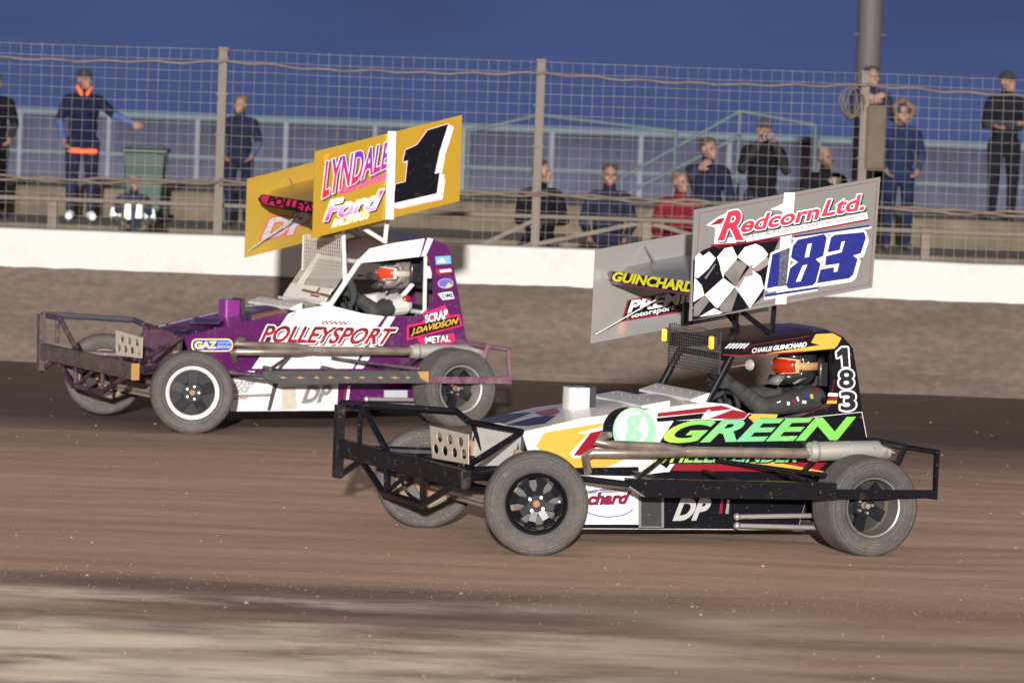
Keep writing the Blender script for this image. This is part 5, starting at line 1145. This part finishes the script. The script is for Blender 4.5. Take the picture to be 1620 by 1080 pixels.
# ------------------------------------------------------------------ far car: purple and white, gold wing with the number 1
zB4, zB5, zBw, zBc = Z(40, 440, 4), Z(380, 360, 3.375), Z(370, 160, 4.154), Z(460, 360, 5.786)
def far_car():
    car = Car((301, 685), R(29.0), 'stock_car', 'farther purple and white stock car with a gold wing numbered 1'); L = car.L
    PUR = mat('body_purple', (.085, .008, .085), .28, .15, coat=.4, bump=.3, bscale=3.5, dirt=.17, dscale=4); PLINE = mat('sticker_purple', (.06, .008, .065), .35, coat=.4)
    BLK, WHT, RED = M_LBLACK, M_LWHITE, M_LRED; PINKB = mat('sticker_pink', (.52, .015, .10), .4)
    GOLD = mat('sticker_gold', (.55, .36, .04), .4); SIL = mat('letter_silver', (.45, .44, .45), .3, .3, var=.25, dscale=30)
    CHRR = ramp_mat('letter_dark_red', 2, .80, 1.02, [(0, (.26, .008, .02)), (.35, (.07, .004, .008)), (.6, (.24, .008, .022)), (1, (.045, .003, .006))])
    def P5(*pts): return [zB5(*p) for p in pts]
    def paint(mb, pl):
        sh = lambda pts, m, lift, T=PHOTO: shape(mb, pl, pts, m, lift, T)
        # white centre section with its pinstripes
        sh([(302, 440), (470, 412), (490, 418), (655, 459), (770, 474), (720, 540), (600, 752), (100, 752), (120, 700), (190, 600)], WHT, .002, zB5)
        sh([(255, 462), (290, 447), (95, 752), (62, 752)], WHT, .002, zB5); sh([(788, 474), (828, 474), (655, 752), (612, 752)], WHT, .002, zB5)
        sh([(22, 795), (40, 765), (80, 765), (50, 800)], WHT, .002, zB5)
        # lower white tub
        sh([(366, 598), (420, 590), (535, 606), (533, 649), (364, 650)], WHT, .002)
        sh([(432, 606), (440, 606), (428, 649), (422, 649)], mat('panel_gap', (.05, .04, .04), .7), .004); sh([(446, 612), (467, 610), (470, 647), (444, 648)], mat('panel_beige', (.42, .38, .31), .6, dirt=.2), .0035)
        sh([(468, 608), (532, 607), (532, 648), (470, 649)], mat('panel_white_dirty', (.56, .54, .51), .5, dirt=.1), .0045)
        put_text(mb, 'DP', P5((332, 932), (352, 848), (488, 842), (470, 925)), pl, [(.05, mat('letter_mid_grey', (.17, .16, .16), .5), .006, (0, 0))], shear=.15)
        put_text(mb, 'LLEY', tq(zB4, (1290, 720), (1330, 655), (1452, 655), (1420, 722)), pl, [(1.2, BLK, .0035, (0, 0), .0), (.0, WHT, .0048, (0, 0))], shear=.3)
        put_text(mb, 'RACING', tq(zB4, (1300, 768), (1302, 753), (1406, 751), (1404, 766)), pl, [(.03, RED, .004, (0, 0))], shear=.2)
        sh([(365, 624), (432, 622), (432, 627), (365, 629)], M_ALU, .004)
        for x in (545, 550): sh([(x, 610), (x + 4, 610), (x + 1, 632), (x - 3, 632)], RED if x == 545 else WHT, .004)
        sh([(607, 617), (644, 617), (644, 630), (607, 630)], mat('battery_grey', (.36, .37, .40), .5), .006); sh([(578, 640), (660, 640), (660, 643), (578, 643)], M_ALU, .005)
        # big lettering
        lay = [(2.0, WHT, .0045, (0, 0), .03), (1.2, BLK, .0036, (2.4, 2.4), .03), (.035, CHRR, .0066, (0, 0))]
        lay = [lay[1], lay[0], lay[2]]
        put_text(mb, 'POLLEYSPORT', P5((108, 608), (130, 524), (832, 541), (796, 622)), pl, lay, shear=.22)
        put_text(mb, 'WWW.', P5((428, 517), (434, 496), (582, 500), (580, 521)), pl, [(.03, RED, .006, (0, 0))], shear=.1)
        # shock absorber badge by the front wheel
        Yw = mat('sticker_pale_yellow', (.72, .58, .16), .4); BL = mat('sticker_royal', (.02, .05, .42), .35, coat=.4)
        def pill(x0, x1, y0, y1, r): return [(x + r * math.cos(a), y + r * math.sin(a)) for x, y, a0 in ((x1 - r, y1 - r, 0), (x0 + r, y1 - r, 1), (x0 + r, y0 + r, 2), (x1 - r, y0 + r, 3)) for a in [a0 * math.pi / 2 + k * math.pi / 12 for k in range(7)]]
        sh(pill(1050, 1313, 382, 464, 34), Yw, .002, zB4); sh(pill(1058, 1305, 390, 456, 28), BL, .0035, zB4)
        put_text(mb, 'GAZ', tq(zB4, (1072, 444), (1074, 402), (1206, 400), (1204, 442)), pl, [(.05, Yw, .005, (0, 0))])
        put_text(mb, 'SHOCKS', tq(zB4, (1214, 442), (1214, 424), (1298, 424), (1298, 442)), pl, [(.02, Yw, .005, (0, 0))])
        for k in range(6): sh([(1216 + 14 * k, 416), (1226 + 14 * k, 416), (1232 + 14 * k, 398), (1222 + 14 * k, 398)], mat('sticker_sky', (.15, .35, .75), .4), .005, zB4)
        # scrap metal advertisement
        sh([(972, 455), (1020, 440), (1095, 412), (1108, 440), (1118, 470), (1100, 500), (990, 516), (968, 508), (982, 480)], PINKB, .002, zB5)
        sh([(945, 590), (1140, 562), (1150, 600), (1130, 618), (960, 622)], PINKB, .002, zB5); sh([(890, 522), (1168, 460), (1186, 524), (888, 602)], PINKB, .003, zB5); sh([(900, 532), (1160, 472), (1174, 518), (900, 590)], BLK, .0045, zB5)
        put_text(mb, 'SCRAP', P5((988, 508), (985, 468), (1104, 434), (1104, 484)), pl, [(1.3, BLK, .0052, (0, 0), .02), (.03, WHT, .0066, (0, 0))])
        put_text(mb, 'J.DAVIDSON', P5((910, 580), (915, 540), (1162, 480), (1156, 522)), pl, [(.025, GOLD, .006, (0, 0))], shear=.15)
        put_text(mb, 'METAL', P5((988, 618), (986, 584), (1118, 572), (1120, 606)), pl, [(1.3, BLK, .0052, (0, 0), .02), (.03, WHT, .0066, (0, 0))])
    def cab_paint(mb, pl):
        sh = lambda pts, m, lift, T=PHOTO: shape(mb, pl, pts, m, lift, T)
        sh([(640, 162), (690, 112), (820, 82), (985, 58), (958, 155), (740, 180), (637, 188)], WHT, .002, zB5); sh([(1000, 55), (1030, 62), (990, 152), (966, 154)], WHT, .002, zB5)
        put_text(mb, 'Dave Polley', P5((705, 162), (712, 112), (936, 88), (928, 138)), pl, [(-.008, mat('script_pink', (.50, .22, .24), .5), .004, (0, 0))], shear=.5)
        BL = MATS['sticker_royal']
        sh([(1040, 155), (1122, 150), (1126, 192), (1046, 198)], mat('sticker_sky', (.15, .35, .75), .4), .002, zB5); sh([(1048, 186), (1080, 160), (1096, 186)], mat('sticker_pale_yellow', (.72, .58, .16), .4), .0035, zB5)
        sh([(1042, 220), (1128, 214), (1132, 242), (1048, 250)], mat('sticker_plum_red', (.25, .02, .04), .4), .002, zB5); sh([(1066, 240), (1064, 226), (1124, 220), (1128, 234)], WHT, .004, zB5)
        sh([zB5(*p) for p in circle(1096, 298, 42, 27)], mat('sticker_lilac', (.35, .25, .55), .4), .002); sh([zB5(*p) for p in circle(1096, 296, 36, 21)], mat('sticker_violet', (.12, .10, .4), .4), .0035)
        sh([(1092, 318), (1112, 292), (1120, 300), (1134, 306), (1122, 318)], mat('sticker_lime', (.35, .5, .15), .4), .005, zB5)
        sh([(1055, 352), (1090, 345), (1130, 342), (1144, 378), (1080, 386)], WHT, .002, zB5); put_text(mb, 'DML', P5((1078, 376), (1078, 354), (1136, 348), (1138, 370)), pl, [(.03, BLK, .004, (0, 0))], shear=.1)
    S = dict(T=PHOTO, base=PUR, base_far=PUR, hood=mat('bonnet_purple', (.075, .010, .080), .22, .15, coat=.8, dirt=.16, dscale=4), nose=mat('nose_dusty_purple', (.09, .03, .08), .5, dirt=.4), rear=PUR, nh=4,
             top=[(290, 532), (365, 514), (454, 494), (519, 482), (525, 484), (575, 496), (611, 501), (664, 499.5), (731, 498.5)],
             low=[(740, 560), (742, 592), (666, 596), (660, 642), (535, 650), (362, 651), (330, 612), (305, 575)], paint=paint, rivets=[(310, 525), (340, 519), (400, 505), (480, 489), (700, 499), (720, 499)],
             cab=[(570, 408), (584, 393), (630, 384), (672, 376), (685, 378), (706, 387), (712, 398), (723, 450), (731, 498), (664, 499), (676, 490), (685, 474), (685, 437), (676, 404), (599, 413), (569, 416)],
             cab_roof=5, cab_rear=9, cab_m=PUR, roof=mat('roof_dusky', (.12, .075, .085), .3, coat=.5, dirt=.15, dscale=4), cab_paint=cab_paint, tube=mat('tube_purple_dirty', (.028, .010, .030), .45, dirt=.35, dscale=7))
    build_shell(car, S)
    P0, P1 = L(290, 532, .42), L(365, 514, .42); mb = MB()
    def onhood(x, y, l):
        n = (P1 - P0).cross(Vector((0, 1, 0))).normalized(); n = n if n.z > 0 else -n; d = car.Ri @ ray(x, y); q0 = P0 + n * .034
        return car.c + d * ((q0 - car.c).dot(n) / d.dot(n)) + n * l
    for pts, m in (([(258, 512), (292, 513), (300, 519), (270, 517)], RED), ([(270, 519), (305, 520), (290, 526)], mat('bonnet_navy', (.035, .035, .075), .3, coat=.5)), ([(306, 501), (354, 503), (346, 513), (300, 512)], mat('bonnet_lilac', (.22, .10, .22), .3, coat=.5)), ([(310, 503), (350, 504.5), (344, 511.5), (305, 510.5)], mat('bonnet_plum', (.06, .012, .065), .3, coat=.5))):
        mb.poly([onhood(*p, .002 + .0015 * (m.name == 'bonnet_plum')) for p in pts], m)
    mb.build('bonnet_graphic', car.root)
    scoop(car, (357, 505), .16, .17, .10, mat('scoop_purple', (.16, .015, .16), .3, coat=.6, dirt=.05), M_DARK)
    lip(car, (475, 489), M_WHITE, .055, .10); lip(car, (519, 481), M_WHITE, .02, .08)
    xs = L(545, 415, .40).x; zt = L(544, 380, .40).z; zm = L(544, 432, .40).z; gb = L(514, 478, .40)
    mb = MB(); g1 = Vector((xs * .42 + gb.x * .58, 0, zm * .42 + gb.z * .58))
    mb.prism([(gb.x, -.40, gb.z), (gb.x, .40, gb.z), (g1.x, .40, g1.z), (g1.x, -.40, g1.z)], (.004, 0, .01), M_WHITE)
    n = Vector((g1.z - gb.z, 0, gb.x - g1.x)).normalized()
    def onplate(x, y, l):
        d = car.Ri @ ray(x, y); q0 = Vector((gb.x + .004, 0, gb.z + .01)); return car.c + d * ((q0 - car.c).dot(n) / d.dot(n)) + n * (l if n.x > 0 else -l)
    OL = mat('letter_olive', (.10, .09, .04), .5)
    for pts, m in ((((328, 338), (334, 326), (400, 342), (394, 356)), OL), (((392, 352), (398, 340), (430, 350), (424, 360)), mat('smudge_brown', (.22, .06, .05), .5)), (((402, 346), (424, 320), (432, 324), (412, 350)), OL), (((424, 360), (430, 348), (482, 360), (476, 374)), OL), (((376, 366), (378, 356), (424, 364), (422, 374)), RED)): mb.poly([onplate(*zB5(*p), .003) for p in pts], m)
    mb.build('scuttle_plate', car.root)
    S.update(wheels=[((1.25, .85, .345), -R(21), .345, .24, 'polished5', False), ((1.29, -.85, .36), -R(21), .345, .24, 'polished5', True), ((-1.24, .83, .365), 0, .343, .31, 'dish_silver', False), ((-1.24, -.84, .375), 0, .36, .38, 'dish_silver', True)],
        bumper=dict(beam=((67, 555), (214, 588)), bh=.135, m=mat('beam_scraped', (.050, .038, .036), .6, dirt=.35, dirtcol=(.14, .10, .075), dscale=9), end_m=mat('beam_rust_end', (.32, .16, .05), .8, dirt=.2), up=((66, 497), (65, 586)), guard_m=mat('guard_slate', (.045, .045, .06), .35, coat=.4, dirt=.12, dscale=8), guard=[((67, 497), -.93), ((211, 506), -.86), ((230, 514), -.42)],
            hoop=[[(88, 567), (115, 610), (161, 620), (198, 596)], [(94, 502), (120, 550)], [(67, 498), (95, 503)], [(65, 586), (88, 568)]], hoop_thin=[[(91, 506), (90.5, 543)], [(119.5, 578), (119.5, 606)], [(162, 588), (162, 617)], [(125, 606), (148, 586)]],
            brace=[[((230, 514), -.42), ((292, 532), .40)], [((292, 532), .40), ((220, 571), .62)], [((230, 516), -.40), ((246, 556), -.2)]], plate=[(184, 522), (226, 534), (225, 567), (184, 561)]),
        nerf=dict(poly=[(415, 587), (679, 587), (679, 606), (437, 606), (416, 596)], m=mat('rail_scuffed_grey', (.060, .058, .062), .55, .2, dirt=.2, dscale=9), strap=[(680, 596), (806, 596), (806, 607), (680, 606)], sm=mat('strap_scraped_purple', (.12, .035, .09), .5, .2, dirt=.4, dirtcol=(.26, .19, .15), dscale=9),
            marks=lambda mb, pl: [mb.poly([pl(x + a * w_, 597 + b * 2.2, .002) for a, b in ((-1, 0), (-.4, -.5), (-.2, -1), (.2, -.4), (1, .1), (.3, .6), (-.1, 1), (-.4, .4))], mat('weld_gold', (.36, .20, .06), .7, dirt=.2)) for x, w_ in ((448, 6), (475, 7), (501, 5), (523, 6), (549, 7), (573, 6), (602, 6), (625, 8), (645, 4), (668, 6))] + [mb.poly([pl(*p, .003) for p in ((660, 587.5), (678, 587.5), (678, 605.5), (668, 600), (664, 594))], MATS['weld_gold'])]),
        rear=dict(loop=[(765, 567), (772, 548), (804, 553), (806, 606), (780, 603)], m=mat('rear_tube_scraped', (.13, .05, .10), .5, dirt=.35, dirtcol=(.22, .16, .12), dscale=8)),
        exhaust=dict(pipes=[([((385, 538), .44), ((377, 538), .56), ((373, 545), .60), ((400, 545), .60), ((470, 548), .60), ((496, 554), .60)], .030), ([((372, 570), .45), ((369, 559), .58), ((376, 556), .62), ((470, 557), .62), ((496, 554), .60)], .030), ([((496, 554), .60), ((640, 556), .60), ((650, 555), .60)], .036)], sil=((651, 556), (760, 555)), r=.060),
        rods=[((580, 631), (655, 632)), ((580, 640), (655, 641))],
        cage=dict(m=M_WHITE, r=.024, pillar=[(522, 484), (571, 411)], hoop_top=(676, 388), hoop_bot=(676, 500)), screen=dict(x=xs, z=(zm, zt, zm), n=19, nz=9, wr=.0036, m=mat('screen_white', (.58, .54, .48), .5, dirt=.15), grate=(g1.x, g1.z)),
        steer=(L(556, 466, .12).x, L(556, 470, .12).z), seat=(L(668, 440, .2).x, L(668, 432, .2).z))
    build_common(car, S)
    mb = MB(); q = L(585, 437, -.25); mb.ball(q, (.02, .06, .035), M_DARK, 14, 8); mb.tube([q, (q.x + .05, -.38, q.z)], .008, M_DARK, 6); mb.build('mirror', car.root)
    mb = MB(); mb.tube([L(554, 441, .36), L(556, 452, .36), L(560, 466, .36), L(557, 482, .36)], [.02, .038, .036, .02], mat('pillar_padding', (.022, .026, .028), .85, bump=.4), 10); mb.build('pillar_padding', car.root)
    mb = MB(); p = L(676, 421, .40); q = L(676, 440, .40); mb.box(((p.x + q.x) / 2 - .02, .395, (p.z + q.z) / 2), (.04, .02, abs(p.z - q.z)), M_WHITE); mb.build('cab_trim', car.root)
    def near_paint(mb, pl):
        T = zBw; sh = lambda pts, m, lift: shape(mb, pl, pts, m, lift, T)
        one = [(1045, 672), (1060, 545), (1125, 530), (1140, 390), (1108, 400), (1125, 322), (1200, 288), (1272, 190), (1408, 150), (1350, 330), (1318, 478), (1350, 470), (1332, 606)]
        sh([(x + 10 + 28 * (k in (9, 10, 11, 12, 0)), y + 8 + 30 * (k in (9, 10, 11, 12, 0))) for k, (x, y) in enumerate(one)], WHT, .002)
        wht = [(1408, 150), (1448, 172), (1392, 345), (1345, 470), (1386, 484), (1358, 640), (1062, 710), (1045, 672)]
        sh(wht, WHT, .0028); outline_line(mb, pl, wht, .9, PINKB, .0034, T, closed=False); outline_line(mb, pl, one, 2.6, PINKB, .0040, T); outline_line(mb, pl, one, 1.6, WHT, .0048, T); sh(one, BLK, .006)
        RP = ramp_mat('letter_red_violet', 2, 1.98, 2.32, [(0, (.52, .015, .03)), (.5, (.48, .012, .09)), (1, (.15, .015, .30))]); PW = ramp_mat('letter_pink_white', 2, 1.80, 2.02, [(0, (.62, .02, .42)), (.45, (.74, .30, .60)), (.6, (.72, .66, .70)), (1, (.62, .05, .40))])
        put_text(mb, 'LYNDALE', tq(T, (580, 632), (600, 405), (1030, 268), (1012, 428)), pl, [(1.6, mat('letter_plum_grey', (.07, .05, .06), .5), .0018, (2.6, 2.6), .03), (1.1, WHT, .0032, (0, 0), .03), (.03, RP, .0046, (0, 0))], shear=.1)
        sh([(590, 400), (635, 350), (600, 345)], mat('sticker_orange', (.7, .25, .03), .4), .002)
        put_text(mb, 'Race Engines', tq(T, (690, 640), (692, 560), (1000, 455), (1000, 535)), pl, [(.014, mat('script_magenta', (.62, .02, .28), .4), .0035, (0, 0))], shear=.45)
        put_text(mb, 'Ford', tq(T, (598, 788), (620, 665), (978, 588), (948, 704)), pl, [(1.5, mat('sticker_pale_yellow', (.72, .58, .16), .4), .0018, (-1, -1), .03), (1.5, BLK, .0030, (1.4, 1.6), .03), (1.0, WHT, .0042, (0, 0), .03), (.03, PW, .0056, (0, 0))], shear=.2)
        put_text(mb, 'RACEWAYS', tq(T, (642, 830), (654, 778), (890, 716), (880, 768)), pl, [(1.0, mat('sticker_pale_yellow', (.72, .58, .16), .4), .006, (0, 0), .02), (.02, WHT, .0076, (0, 0))], shear=.2)
    def far_paint(mb, pl):
        T = zBw; sh = lambda pts, m, lift: shape(mb, pl, pts, m, lift, T)
        put_text(mb, 'DP', tq(T, (190, 902), (214, 785), (490, 728), (478, 850)), pl, [(1.8, PINKB, .002, (0, 0), .05), (.05, SIL, .0036, (0, 0))], shear=.2)
        put_text(mb, 'Motors', tq(T, (484, 836), (492, 796), (690, 750), (686, 792)), pl, [(.03, WHT, .0036, (0, 0))], shear=.3)
    def le_paint(mb, pl):
        T = zBw; sh = lambda pts, m, lift: shape(mb, pl, pts, m, lift, T)
        sh([(160, 640), (185, 612), (530, 664), (530, 746), (215, 690), (168, 662)], BLK, .001); sh([(175, 640), (190, 618), (530, 672), (530, 734), (215, 680), (182, 660)], mat('sticker_magenta', (.48, .008, .07), .4), .0022)
        put_text(mb, 'POLLEYS', tq(T, (222, 672), (232, 626), (530, 674), (526, 736)), pl, [(.045, BLK, .004, (0, 0))], shear=.2)
    build_wing(car, dict(near=[(498, 240), (731, 182), (727, 318), (494, 377)], far=[(391, 283), (387, 408)], plate_m=mat('wing_gold', (.46, .275, .022), .32, .35, coat=.2, bump=.35, bscale=3, dirt=.09, dirtcol=(.34, .24, .10), dscale=7), plate_in=mat('wing_gold_inner', (.50, .32, .05), .25, .45, dirt=.10, dirtcol=(.34, .24, .10), dscale=7),
        near_paint=near_paint, far_paint=far_paint, le_paint=le_paint, strap=((618.5, 208), (614.5, 347)), strap_w=6.0, strap_y=(.009, .016), strap_m=mat('strap_white', (.72, .71, .69), .3, coat=.4), le=((497, 337), (411, 313)), le_back=.05, board_m=mat('wing_board_gold', (.42, .28, .06), .35, .4, dirt=.15, dscale=6),
        strut_m=M_WHITE, strut_r=.020, struts=[[((613, 345), .40), ((609, 385), .40)], [((573, 360), .40), ((608, 382), .40)], [((543, 363), .40), ((546, 450), .40)], [((569, 358), -.36), ((567, 376), -.36)], [((550, 358), -.36), ((568, 376), -.36)]],
        rods=[[((392, 398), -.70), ((472, 340), -.45)], [((457, 282), -.70), ((466, 300), -.55)]]))
    hd = L(626, 434, .03); shp = L(640, 478, .2); el = L(592, 494, .31); ha = L(557, 465, .17)
    def extra(V, root):
        for sy in (-1, 1):
            mb = MB(); mb.tube([V((hd.x - .12, .03 + sy * .09, hd.z - .08)), V((shp.x - .02, sy * .15, shp.z + .07)), V((shp.x + .11, sy * .10, shp.z - .08))], .02, M_LWHITE, 6); mb.build('harness_strap', root)
        p = V(shp); d = (V(el) - p).normalized(); mb = MB(); mb.ball(p + Vector((.01, .066, .03)), (.05, .022, .035), M_LRED, 12, 8); mb.build('shoulder_flash', root)
        mb = MB(); mb.ball(p + d * .17 + Vector((0, .06, .02)), (.025, .012, .018), M_LWHITE, 8, 6); mb.build('suit_badge', root)
    driver(car, dict(label='driver in white-shouldered suit and red goggles inside the purple race car', hip=(shp.x + .12, 0, .46), head=(hd.x, .03, hd.z), sh=(shp.x + .02, shp.z - .02), head_yaw=R(14), arm_near=((el.x, .31, el.z + .01), (ha.x, .16, ha.z)), arm_far=((el.x, -.30, el.z + .02), (ha.x, -.14, ha.z + .02)), upper='panel',
        suit=mat('suit_charcoal', (.028, .027, .027), .8), panel=mat('suit_white', (.52, .50, .47), .75, dirt=.08), flash=M_LRED, helmet=mat('helmet_pale_pattern', (.36, .31, .25), .3, coat=.6, dirt=.75, dirtcol=(.03, .028, .028), dscale=11), helmet2=mat('helmet_dark_trim', (.05, .045, .045), .35, coat=.4), goggle_frame=mat('goggle_white', (.6, .57, .54), .3), lens=M_VISOR, strap=mat('strap_beige', (.42, .36, .30), .6), extra=extra))
far_car()
